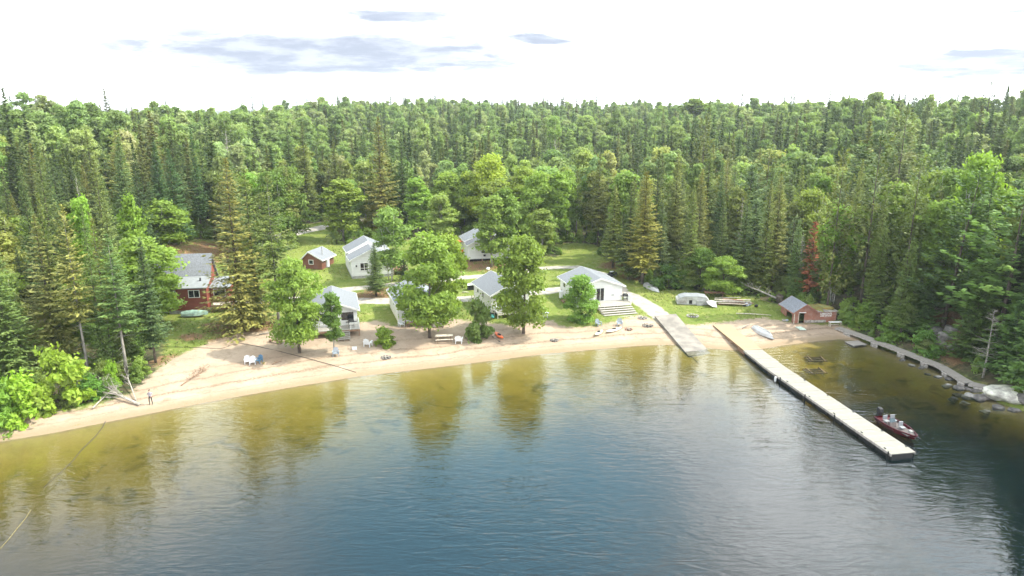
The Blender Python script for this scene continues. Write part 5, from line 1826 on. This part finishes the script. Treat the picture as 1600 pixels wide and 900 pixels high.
MB().prism([(.1, 1.08), (.14, 1.08), (-.05, 1.42), (-.09, 1.42)], -.32, .32).build('windscreen', 'window_glass', cs)
tm = MB(); tm.tube([(2.1, .25, .8), (3.0, -.1, .85)], .045, 6); tm.blob((3.0, -.1, .85), (.22, .1, .1), 1, 0, 1); tm.build('trolling_motor', 'black_metal', t)
MB().tube([(1.9, .6, .7), (2.0, 1.0, .62), (1.9, 1.45, .74)], .02, 5).build('mooring_line', 'rope', t)
MB().box((1.2, .1, .705), (1.6, .4, .9)).build('tackle_box', 'foundation', t)
MB().box((-2.4, -.75, .51), (-1.8, .75, .62)).build('bench', 'boat_red_trim', t)


def upturned(label, p0, p1, L, B, D, m, keel='aluminium', name='rowing_boat', cat='boat'):
    a = Vector(P3(*p0)); b_ = Vector(P3(*p1))
    ang = math.atan2(b_.y - a.y, b_.x - a.x); c_ = (a + b_) / 2
    t = thing(name, label, cat, (c_.x, c_.y, gz(c_.x, c_.y)), ang)
    V, F = hull(L, B, D, 12, .55, .8)
    V = [(v[0], v[1], D * 1.12 - v[2] + 0.02) for v in V]
    MB().add(V, F).build('hull', m, t, smooth=False)
    k = MB(); k.beam((-L / 2, 0, D * 1.12 + .03), (L * .3, 0, D * 1.12 + .03), .05, .05)
    k.tube([(v[0], v[1], v[2]) for v in V[0::7]], .035, 5); k.tube([(v[0], v[1], v[2]) for v in V[6::7]], .035, 5)
    k.build('keel', keel, t)
    return t


upturned('silver boat turned upside down on the sand beside the dock', (1180, 513), (1208, 532), 4.6, 1.6, .55, 'aluminium')
upturned('dull silver boat turned upside down on grass at the forest edge', (1009, 446), (1031, 458), 4.6, 1.6, .55, 'aluminium')


def kayak(label, p0, p1, L, B, m, cat='kayak', open_=False, paddle=False):
    a = Vector(P3(*p0)); b_ = Vector(P3(*p1))
    ang = math.atan2(b_.y - a.y, b_.x - a.x); c_ = (a + b_) / 2
    t = thing('canoe' if open_ else 'kayak', label, cat, (c_.x, c_.y, gz(c_.x, c_.y) + .02), ang)
    n = 14; V = []; F = []
    for i in range(n + 1):
        s = -1 + 2 * i / n
        w_ = B / 2 * (1 - abs(s) ** 2.4) ** .8 + .01; zc = .18 + .1 * s * s
        for k in range(8):
            q = 2 * math.pi * k / 8
            V.append((s * L / 2, w_ * math.cos(q), zc + (.16 if math.sin(q) > 0 else .18) * math.sin(q) * (1 - abs(s) ** 3 * .8)))
    for i in range(n):
        for k in range(8):
            F.append((i * 8 + k, i * 8 + (k + 1) % 8, (i + 1) * 8 + (k + 1) % 8, (i + 1) * 8 + k))
    F.append(tuple(range(8))[::-1]); F.append(tuple(n * 8 + k for k in range(8)))
    MB().add(V, F).build('hull', m, t, smooth=True)
    ck = MB(); cr = []
    for k in range(12):
        q = 2 * math.pi * k / 12
        cr.append((.05 + .42 * math.cos(q), B * .27 * math.sin(q), .36))
    ck.tube(cr + [cr[0]], .035, 5)
    ck.build('coaming', 'black_rubber', t)
    MB().add(cr, [tuple(range(12))]).build('cockpit_shade', 'painted_dark', t)  # flat black disc, painted shade in place of a real hollow
    if paddle:
        pp = MB(); pp.tube([(0, -.9, .05), (1.9, -.75, .08)], .02, 5); pp.box((1.8, -.85, .04), (2.2, -.65, .08)); pp.box((-.3, -1.0, .03), (.05, -.8, .07))
        tag(pp.build('paddle', 'black_rubber'), 'black paddle lying beside the orange kayak', 'paddle').matrix_world = t.matrix_basis
    return t


kayak('orange kayak lying on the sand between a bush and a tall maple', (775, 521), (785, 532), 3.0, .75, 'kayak_orange', paddle=True)
kayak('short mint coloured kayak on the beach below the broad white stairs', (931, 526), (940, 518), 2.6, .72, 'kayak_pale')
kayak('long cream coloured kayak on the beach below the broad white stairs', (949, 521), (969, 514), 3.2, .75, 'kayak_cream')
kayak('teal canoe lying along the left wall of the cream cabin', (760, 486), (772, 502), 4.3, .95, 'canoe_teal', 'canoe', True)


def chair(label, px, py, rz, m='white_plastic', group=None, s=1.0):
    x, y, z = P3(px, py)
    t = thing('beach_chair', label, 'chair', (x, y, z), rz, group); t.scale = (s, s, s)
    MB().box((-.3, -.32, .34), (.3, .25, .39)).build('seat', m, t)
    bk = MB()
    for i in range(5):
        bk.prism([(-.29 + i * .12, .36), (-.19 + i * .12, .36), (-.19 + i * .12, 1.05 - .05 * abs(i - 2)), (-.29 + i * .12, 1.05 - .05 * abs(i - 2))], .2, .24)
    bo = bk.build('backrest', m, t); bo.rotation_euler = (-.22, 0, 0)
    for sx in (-1, 1):
        MB().box((sx * .36 - .06, -.36, .56), (sx * .36 + .06, .34, .6)).build('armrest', m, t)
        for sy in (-.3, .28):
            MB().box((sx * .33 - .03, sy - .04, 0), (sx * .33 + .03, sy + .04, .558)).build('leg', m, t)
    return t


chair('white chair on the sand left of the low round bush', 575, 541, 2.9, s=1.25)
chair('white chair on the sand right of the picnic table', 717, 536, 3.1, s=1.25)
chair('white chair left of another white one and the blue chair on the left beach', 387, 568, .4)
chair('white chair between its white twin and the blue chair on the left beach', 395, 569, .2)
chair('blue chair on the sand beside the two white chairs', 405, 567, -.3, 'blue_plastic')
chair('grey chair at the foot of the slender young beach tree', 525, 556, .2, 'grey_plastic', s=1.1)
chair('grey-blue chair at the left foot of the broad white stairs', 935, 509, .5, 'grey_plastic')
chair('grey-blue chair at the right foot of the broad white stairs', 968, 509, -.1, 'grey_plastic', s=1.1)
chair('white chair by the deck of the half hidden second cabin', 627, 510, .6)
x, y, z = P3(412, 569)
t = thing('sand_toy', 'yellow toy bucket on the sand right of the blue chair', 'toy bucket', (x, y, z), 0)
MB().tube([(0, 0, 0), (0, 0, .26)], [.11, .16], 10).build('bucket', 'yellow_rope', t)
x, y, z = P3(554, 546)
t = thing('cooler_box', 'small white cooler on the sand below the cabin with the barbecue', 'cooler', (x, y, z), .2)
MB().box((-.3, -.2, 0), (.3, .2, .26)).build('box', 'white_plastic', t, .02)
MB().box((-.31, -.21, .262), (.31, .21, .32)).build('lid', 'white_plastic', t)

x, y, z = P3(694, 533)
t = thing('picnic_table', 'wooden picnic table under the largest bushy maple', 'picnic table', (x, y, z), .15); t.scale = (1.2, 1.2, 1.1)
MB().box((-1.0, -.36, .72), (1.0, .36, .77)).build('tabletop', 'pale_wood', t)
MB().box((-1.0, -.82, .42), (1.0, -.56, .47)).build('bench', 'pale_wood', t); MB().box((-1.0, .56, .42), (1.0, .82, .47)).build('bench', 'pale_wood', t)
for sx in (-.75, .75):
    MB().beam((sx, -.75, 0), (sx, -.2, .715), .05, .1).beam((sx, .75, 0), (sx, .2, .715), .05, .1).beam((sx, -.8, .38), (sx, .8, .38), .04, .08).build('leg', 'brown_wood', t)
x, y, z = P3(852, 496)
t = thing('white_table', 'small white table on the grass right of the tall maple', 'table', (x, y, z), .2)
MB().tube([(0, 0, .68), (0, 0, .74)], .55, 16).build('tabletop', 'white_plastic', t)
for k in range(4):
    q = k * math.pi / 2 + .7
    MB().beam((.35 * math.cos(q), .35 * math.sin(q), .68), (.45 * math.cos(q), .45 * math.sin(q), 0), .05, .05).build('leg', 'white_plastic', t)
x, y, z = P3(431, 536)
t = thing('low_bench', 'low wooden bench on the sand left of the beach maple', 'bench', (x, y, z), -.45)
MB().box((-1.1, -.22, .3), (1.1, .22, .36)).build('seat', 'brown_wood', t)
for sx in (-.9, .9):
    MB().box((sx - .05, -.2, 0), (sx + .05, .2, .298)).build('leg', 'brown_wood', t)

# fire pits
def firepit(label, px, py, r=.55, stones=9, m='dark_stone', wood=True):
    x, y, z = P3(px, py)
    t = thing('fire_pit', label, 'fire pit', (x, y, z), random.uniform(0, 3))
    for k in range(stones):
        q = 6.283 * k / stones
        MB().blob((r * math.cos(q), r * math.sin(q), .07), (.17, .14, .12), k + int(px), .25, 1).build('stone', m, t)
    MB().tube([(0, 0, .0), (0, 0, .04)], [r * .85, r * .5], 12).build('ash', 'charcoal', t)
    if wood:
        MB().tube([(-.5, -.2, .12), (.4, .25, .15)], .06, 6).tube([(-.2, .4, .1), (.3, -.4, .22)], .05, 6).build('log', 'dead_wood', t)
firepit('stone fire pit on the lower beach in front of the low round bush', 603, 559)
firepit('stone fire pit on the beach left of the widest cabin', 866, 532, .5)
firepit('black stone fire pit right of the long cream kayak', 1012, 509, .7, 10, 'dark_stone')
firepit('brownish fire pit at the foot of the broad white stairs', 982, 515, .45, 8, 'rust')
firepit('large grey fire ring on the grass between ramp and dock', 1082, 494, .8, 12, 'stone', False)
firepit('fire pit with driftwood at the right edge of the broad white stairs', 1004, 497, .6, 8, 'stone')

# derelict camper and scrap behind the ramp
x, y, z = P3(1058, 476)
t = thing('derelict_camper', 'derelict white camper shell with slatted end standing on the lawn edge', 'camper shell', (x, y, z), math.radians(-6))
t.scale = (1.05, 1, .8)
prof = [(0, .1), (4.7, .1), (4.75, 1.05), (4.3, 1.5), (3.2, 1.72), (1.2, 1.68), (.35, 1.35), (-.05, 1.0)]
MB().prism(prof, 0, 2.2).build('shell', 'camper_white', t)
MB().prism([(4.3, 1.52), (4.33, 1.58), (3.2, 1.8), (1.2, 1.76), (.33, 1.43), (.35, 1.36), (1.2, 1.69), (3.2, 1.73)], -.06, 2.26).build('roof', 'metal_roof', t)
s = MB()
for i in range(7):
    s.box((.15, -.05, .25 + i * .12), (1.45, -.003, .31 + i * .12))
s.build('louvre', 'weathered_wood', t)
MB().box((1.75, -.04, .25), (2.2, -.003, 1.0)).build('window', 'painted_dark', t)
MB().box((2.9, -.3, .05), (3.75, -.01, 1.0)).build('cabinet', 'foundation', t)
for q in (.9, 3.9):
    MB().tube([(q, .15, .12), (q, .42, .12)], .3, 14).build('wheel', 'black_rubber', t)
x, y, z = P3(1112, 478)
t = thing('scrap_sheet', 'crumpled white sheet metal lying beside the derelict camper', 'sheet metal', (x, y, z), .4)
pts = [(-1.1, -.5, .55), (-.5, -.8, .15), (.1, -1.2, .05), (.5, -.3, .7), (0, .2, .9), (-.8, .5, .75), (.9, .1, .25), (1.4, .5, .5), (.4, 1.0, .5)]
me_ = MB().add(pts + [(p[0], p[1], p[2] - .04) for p in pts], [(0, 1, 3, 4), (1, 2, 3), (0, 4, 5), (3, 2, 6), (3, 6, 7, 4), (4, 7, 8, 5), (9, 12, 10), (9, 13, 12), (10, 12, 11), (12, 15, 11), (12, 16, 15), (12, 13, 16), (13, 17, 16), (13, 14, 17), (9, 14, 13)])
me_.build('sheet', 'camper_white', t)
x, y, z = P3(1145, 476)
t = thing('lumber_pile', 'pile of old boards and dark scrap between camper and fallen log', 'scrap pile', (x, y, z), -.06)
for k in range(16):
    a_ = random.uniform(-.25, .2); x0 = random.uniform(-3.0, -1.2); x1 = random.uniform(1.0, 3.4); yy = random.uniform(-.6, .9); zz = .1 + .09 * k * .6
    MB().beam((x0, yy, zz), (x1, yy + a_ * 3, zz + random.uniform(-.1, .15)), random.uniform(.12, .3), .05).build('board', random.choice(['weathered_wood', 'rust', 'pale_wood', 'brown_wood']), t)
for k in range(5):
    q = (random.uniform(1.2, 3.6), random.uniform(-1.0, .3), .2)
    MB().blob(q, (.35, .3, .28), k, .3, 1).build('scrap', random.choice(['black_rubber', 'black_rubber', 'grey_plastic']), t)
x, y, z = P3(1107, 466)
t = thing('rusty_sheet', 'rust-brown roofing sheet lying on the scrap behind the camper', 'roofing sheet', (x, y, z + .9), -.05)
MB().box((-.6, -.2, 0), (2.6, 1.0, .05)).build('sheet', 'rust', t)
MB().box((-.5, .2, -1.3), (-.4, .3, -.002)).box((2.3, .2, -1.3), (2.4, .3, -.002)).build('post', 'brown_wood', t)

# fallen logs and driftwood
def log(name, label, cat, p0, p1, r, m='dead_wood', branches=0, z0=.15, z1=.15, seed=1, spread=1.4):
    a = Vector(P3(*p0, z0)); b_ = Vector(P3(*p1, z1))
    t = thing(name, label, cat, a, 0)
    d = b_ - a
    mid = d * .5 + Vector((0, 0, .06))
    MB().tube([Vector(), mid, d], [r, r * .85, r * .5], 8).build('trunk', m, t, smooth=True)
    if branches:
        rr = random.Random(seed); bb = MB()
        for k in range(branches):
            q = d * rr.uniform(.25, 1)
            L = rr.uniform(.6, 1) * spread
            e = Vector((rr.uniform(-1, 1), rr.uniform(-1, 1), rr.uniform(.1, 1.0))).normalized() * L
            e = e + d.normalized() * L * .5
            bb.tube([q, q + e * .5 + Vector((0, 0, .05)), q + e], [r * .3, r * .18, .01], 5)
            for _ in range(4):
                s_ = q + e * rr.uniform(.4, .95)
                bb.tube([s_, s_ + Vector((rr.uniform(-.5, .5), rr.uniform(-.5, .5), rr.uniform(-.1, .4))) * spread * .5], [.02, .005], 4)
        bb.build('branches', m, t)
    return t


log('fallen_tree', 'bleached fallen tree with bare branches lying at the water end of the left beach', 'fallen tree', (218, 634), (150, 612), .16, branches=34, z1=.7, spread=2.2, seed=2)
log('driftwood', 'bare forked driftwood branch leaning left of the standing person', 'driftwood', (213, 628), (196, 590), .07, branches=12, z1=1.2, spread=1.0, seed=8)
log('driftwood', 'grey driftwood pole crossing the bleached fallen tree', 'driftwood', (145, 640), (168, 618), .09, branches=4, spread=.8, seed=9)
log('brushwood', 'brown brush pile on the sand left of the beach chairs', 'brush pile', (283, 604), (320, 580), .05, 'brown_wood', 26, spread=1.1, seed=4)
log('fallen_log', 'long grey fallen log resting on its root plate left of the boathouse', 'fallen log', (1212, 474), (1163, 460), .14, branches=14, z0=.9, z1=1.6, seed=6)
x, y, z = P3(1218, 474)
t = thing('root_plate', 'brown upturned root plate at the end of the long fallen log', 'tree roots', (x, y, z), 0)
b = MB(); b.blob((0, 0, .7), (.55, .9, .9), 3, .35); b.build('root', 'bark', t)
b = MB()
for k in range(12):
    q = 6.28 * k / 12
    b.tube([(0, .5 * math.cos(q), .7 + .5 * math.sin(q)), (-.2, 1.3 * math.cos(q), .75 + 1.1 * math.sin(q))], [.07, .02], 5)
b.build('rootlet', 'bark', t)
log('plank', 'pale plank lying on the weedy grass behind the dock', 'plank', (1150, 491), (1205, 494), .08, 'pale_wood')
log('plank', 'short dark plank on the sand left of the upturned silver boat', 'plank', (1160, 514), (1172, 508), .07, 'weathered_wood')
log('driftwood', 'dark driftwood stick below the beach maple', 'driftwood', (425, 571), (440, 566), .05, 'brown_wood', 5, seed=5, spread=.5)
log('driftwood', 'pale log lying along the edge of the lawn right of the great spruce', 'driftwood', (405, 524), (447, 518), .09, 'dead_wood')
log('wooden_pole', 'grey pole lying over the rocky bank beneath the leaning pine', 'pole', (1440, 500), (1468, 478), .07, 'dead_wood', 3, seed=3)
for k, (p0, p1) in enumerate((((1313, 517), (1330, 523)), ((1330, 523), (1348, 531)))):
    log('plank', ('loose dark plank under the landward end of the boardwalk', 'loose pale plank in the shallows beside the boardwalk')[k], 'plank', p0, p1, .08, ('brown_wood', 'pale_wood')[k])
x, y = flat(1337, 537, .05)
t = thing('swim_raft', 'square grey raft floating in the shallows by the boardwalk', 'raft', (x, y, .08), .25)
MB().box((-1.1, -.9, 0), (1.1, .9, .07)).build('top', 'grey_wood', t)
MB().box((-1.0, -.8, -.25), (-.6, .8, -.003)).box((.6, -.8, -.25), (1.0, .8, -.003)).build('float', 'weathered_wood', t)
for k, (px, py, lab) in enumerate(((1275, 562, 'sunken log crib in the cove, nearer the beach'), (1274, 581, 'sunken log crib in the cove, farther from the beach'))):
    x, y = flat(px, py, -.2)
    t = thing('sunken_crib', lab, 'log crib', (x, y, -.12), .1 * k)
    for i in range(3):
        MB().tube([(-1.3, -.7 + .7 * i, -.03), (1.2, -.65 + .7 * i, .02 - .05 * i)], .11, 7).build('log', 'sunk_wood', t)
    for sx in (-.9, .8):
        MB().tube([(sx, -1.0, .1), (sx + .1, .9, .12)], .09, 7).build('log', 'sunk_wood', t)
x, y = flat(1180, 0 + 560, 0)

# rocks
def rock(label, px, py, r, m='dark_stone', seed=0, dz=0.0, group=None, name='rock'):
    x, y = at(px, py)
    o = MB().blob((0, 0, 0), r, seed, .22, 3).build(name, m, None, smooth=True)
    o.location = (x, y, max(gz(x, y), -.35) + dz)
    return tag(o, label, 'rock', group)
rock('broad pale boulder with a dark foot at the end of the boardwalk', 1572, 617, (2.2, 1.7, .85), 'white_stone', 3, .1, name='boulder')
rock('grey boulder at the right edge of the photo beside the pale boulder', 1604, 626, (1.2, 1.1, .6), 'dark_stone', 5, .1, name='boulder')
for k, (px, py, s) in enumerate([(1480, 601, .6), (1500, 606, .75), (1497, 614, .5), (1515, 618, .8), (1525, 611, .6), (1532, 622, .9), (1545, 620, .7), (1512, 608, .5), (1483, 592, .5), (1466, 588, .45), (1490, 620, .55),
                                (1440, 574, .4), (1425, 570, .45), (1410, 562, .4), (1450, 583, .4), (1508, 627, .5), (1560, 636, .7), (1585, 641, .6), (1540, 640, .5)]):
    rock('dark wet rock in the shallows beside the outer boardwalk', px, py, (s, s * .8, s * .45), ('dark_stone', 'stone')[k % 3 == 0], 10 + k, .05, 'rocks along the outer boardwalk')
for k, (px, py, s) in enumerate([(1452, 528, .9), (1462, 518, 1.1), (1470, 538, .8), (1478, 527, 1.2), (1448, 540, .7), (1486, 515, .9), (1490, 545, .8)]):
    rock('grey rock on the red-brown bank above the boardwalk', px, py, (s, s * .8, s * .6), 'stone', 40 + k, .1, 'rocks on the bank above the boardwalk')

# lamp post behind the cream cabin
x, y, z = P3(763, 447)
t = thing('lamp_post', 'slim grey lamp post with a white head behind the cream cabin', 'lamp post', (x, y, z), 0)
MB().tube([(0, 0, 0), (0, 0, 2.9)], .07, 8).build('pole', 'foundation', t)
MB().tube([(0, 0, 2.9), (0, 0, 3.05), (0, 0, 3.3)], [.12, .35, .2], 10).build('lamp_head', 'white_plastic', t)
x, y, z = P3(739, 452)
t = thing('storage_box', 'dark storage box with a white slanted lid behind the cream cabin', 'storage box', (x, y, z), .2)
MB().box((-.9, -.5, 0), (.9, .6, .8)).build('body', 'black_rubber', t)
MB().prism([(-1.0, .81), (1.0, .95), (1.0, 1.02), (-1.0, .88)], -.6, .7).build('lid', 'white_paint', t)
log('plank', 'weathered pale plank lying on the lawn left of the cream cabin', 'plank', (722, 458), (733, 458), .1, 'pale_wood')
x, y, z = P3(957, 432)
t = thing('covered_quad', 'black quad bike parked behind the widest cabin by the gravel road', 'quad bike', (x, y, z), .6)
MB().prism([(-.8, .5), (.85, .5), (.9, .75), (.4, .95), (.2, .8), (-.3, .85), (-.75, .9)], -.28, .28).build('body', 'black_metal', t, .03)
MB().beam((.45, -.35, 1.15), (.45, .35, 1.15), .04, .04).beam((.5, 0, .8), (.45, 0, 1.15), .05, .05).build('handlebar', 'black_metal', t)
MB().box((-.55, -.2, .9), (.15, .2, .98)).build('seat', 'white_plastic', t, .02)
for sx in (-.6, .6):
    for sy in (-.45, .27):
        MB().tube([(sx, sy, .3), (sx, sy + .18, .3)], .3, 14).build('wheel', 'black_rubber', t)

# floating line
def rope(name, label, cat, pts, r, m, zz=None):
    P_ = [(*flat(*p, .01), .015) if zz is None else P3(*p, .03) for p in pts]
    b = MB().tube(P_, r, 6).build(name, m, smooth=True)
    return tag(b, label, cat)
rope('water_hose', 'black hose running from the left beach out over the lake surface', 'hose', [(168, 652), (160, 668), (148, 683), (128, 702), (112, 722), (90, 742), (68, 762)], .03, 'rope')
rope('mooring_rope', 'thin yellow rope floating on the water at the lower left', 'rope', [(48, 797), (40, 810), (28, 824), (14, 842), (-4, 862)], .018, 'yellow_rope')
rope('cable', 'long black cable lying across the sand under the beach maple', 'cable', [(368, 535), (400, 541), (440, 550), (480, 560), (520, 571), (556, 582)], .035, 'rope', 1)
rope('cable', 'dark line lying over grass and sand at the left beach edge', 'cable', [(250, 542), (300, 543), (345, 545), (358, 541)], .03, 'rope', 1)
rope('ramp_hose', 'black hose lying along the left edge of the concrete ramp and into the water', 'hose', [(1030, 508), (1046, 522), (1062, 540), (1075, 550), (1090, 562)], .05, 'rope', 1)


# ============================================================ person
def person(px, py):
    x, y, z = P3(px, py)
    t = thing('person', 'person in dark trousers and patterned top standing on the left beach', 'person', (x, y, z), 0.25)
    J = {'pelvis': (0, 0, .93), 'waist': (0, .01, 1.08), 'chest': (0, .02, 1.28), 'neck': (0, .0, 1.46), 'headb': (0, -.03, 1.54), 'head': (0, -.04, 1.64), 'crown': (0, -.02, 1.72),
         'hl': (-.1, 0, .9), 'kl': (-.12, -.03, .5), 'al': (-.13, .02, .09), 'tl': (-.14, -.15, .03), 'hr': (.1, 0, .9), 'kr': (.13, -.01, .5), 'ar': (.15, .03, .09), 'tr': (.17, -.14, .03),
         'sl': (-.19, .01, 1.39), 'el': (-.25, .04, 1.12), 'wl': (-.17, -.14, .98), 'sr': (.19, .01, 1.39), 'er': (.25, .04, 1.12), 'wr': (.17, -.15, 1.0)}
    R_ = {'pelvis': (.15, .11), 'waist': (.14, .1), 'chest': (.17, .11), 'neck': (.055, .055), 'headb': (.07, .08), 'head': (.085, .1), 'crown': (.06, .07),
          'hl': (.09, .09), 'kl': (.06, .06), 'al': (.042, .045), 'tl': (.04, .03), 'hr': (.09, .09), 'kr': (.06, .06), 'ar': (.042, .045), 'tr': (.04, .03),
          'sl': (.06, .06), 'el': (.042, .042), 'wl': (.028, .028), 'sr': (.06, .06), 'er': (.042, .042), 'wr': (.028, .028)}
    E = [('pelvis', 'waist'), ('waist', 'chest'), ('chest', 'neck'), ('neck', 'headb'), ('headb', 'head'), ('head', 'crown'), ('pelvis', 'hl'), ('hl', 'kl'), ('kl', 'al'), ('al', 'tl'),
         ('pelvis', 'hr'), ('hr', 'kr'), ('kr', 'ar'), ('ar', 'tr'), ('chest', 'sl'), ('sl', 'el'), ('el', 'wl'), ('chest', 'sr'), ('sr', 'er'), ('er', 'wr')]
    for s, w in ((-1, 'wl'), (1, 'wr')):
        bx, by, bz = J[w]
        J['p' + w] = (bx - s * .02, by - .07, bz - .01); R_['p' + w] = (.035, .02); E.append((w, 'p' + w))
        for f in range(4):
            J[f'f{f}a' + w] = (bx - s * .03 + (f - 1.5) * .02, by - .12, bz - .015); R_[f'f{f}a' + w] = (.009, .009)
            J[f'f{f}b' + w] = (bx - s * .03 + (f - 1.5) * .02, by - .155 + .006 * abs(f - 1), bz - .045); R_[f'f{f}b' + w] = (.008, .008)
            E += [('p' + w, f'f{f}a' + w), (f'f{f}a' + w, f'f{f}b' + w)]
        J['th' + w] = (bx - s * .075, by - .07, bz + .01); R_['th' + w] = (.01, .01); E.append(('p' + w, 'th' + w))
    keys = list(J)
    me = bpy.data.meshes.new('body')
    me.from_pydata([J[k] for k in keys], [(keys.index(a), keys.index(b)) for a, b in E], [])
    o = link('body', me, t)
    md = o.modifiers.new('skin', 'SKIN')
    for k, v in zip(keys, me.skin_vertices[0].data):
        v.radius = R_[k]; v.use_root = (k == 'pelvis')
    o.modifiers.new('sub', 'SUBSURF').levels = 1
    dg = bpy.context.evaluated_depsgraph_get()
    m2 = bpy.data.meshes.new_from_object(o.evaluated_get(dg))
    o.modifiers.clear(); o.data = m2; m2.materials.clear()
    for mm in ('skin', 'shirt', 'trousers', 'hair'):
        m2.materials.append(MATS[mm])
    for p in m2.polygons:
        c_ = p.center; p.use_smooth = True
        if c_.z > 1.0 and c_.z < 1.47 and (abs(c_.x) < .235 or c_.z > 1.16) and c_.y > -.1:
            p.material_index = 1
        elif c_.z <= 1.0 and not (abs(c_.x) > .1 and c_.y < -.12 and c_.z > .8):
            p.material_index = 2
    MB().blob((0, .0, 1.68), (.1, .115, .1), 1, .05, 2).build('hair', 'hair', t, smooth=True)
    for sx in (-.035, .035):
        MB().blob((sx, -.135, 1.645), (.012, .008, .01), 1, 0, 1).build('eye', 'painted_dark', t)
    MB().blob((0, -.15, 1.615), (.014, .018, .025), 1, 0, 1).build('nose', 'skin', t)
    return t
person(236, 632)
single_out()
for o in bpy.data.objects:
    if o.parent is None and o.get('label') and len(o['label'].replace('-', ' ').split()) > 16:
        print('LONG', o.name, '|', o['label'])
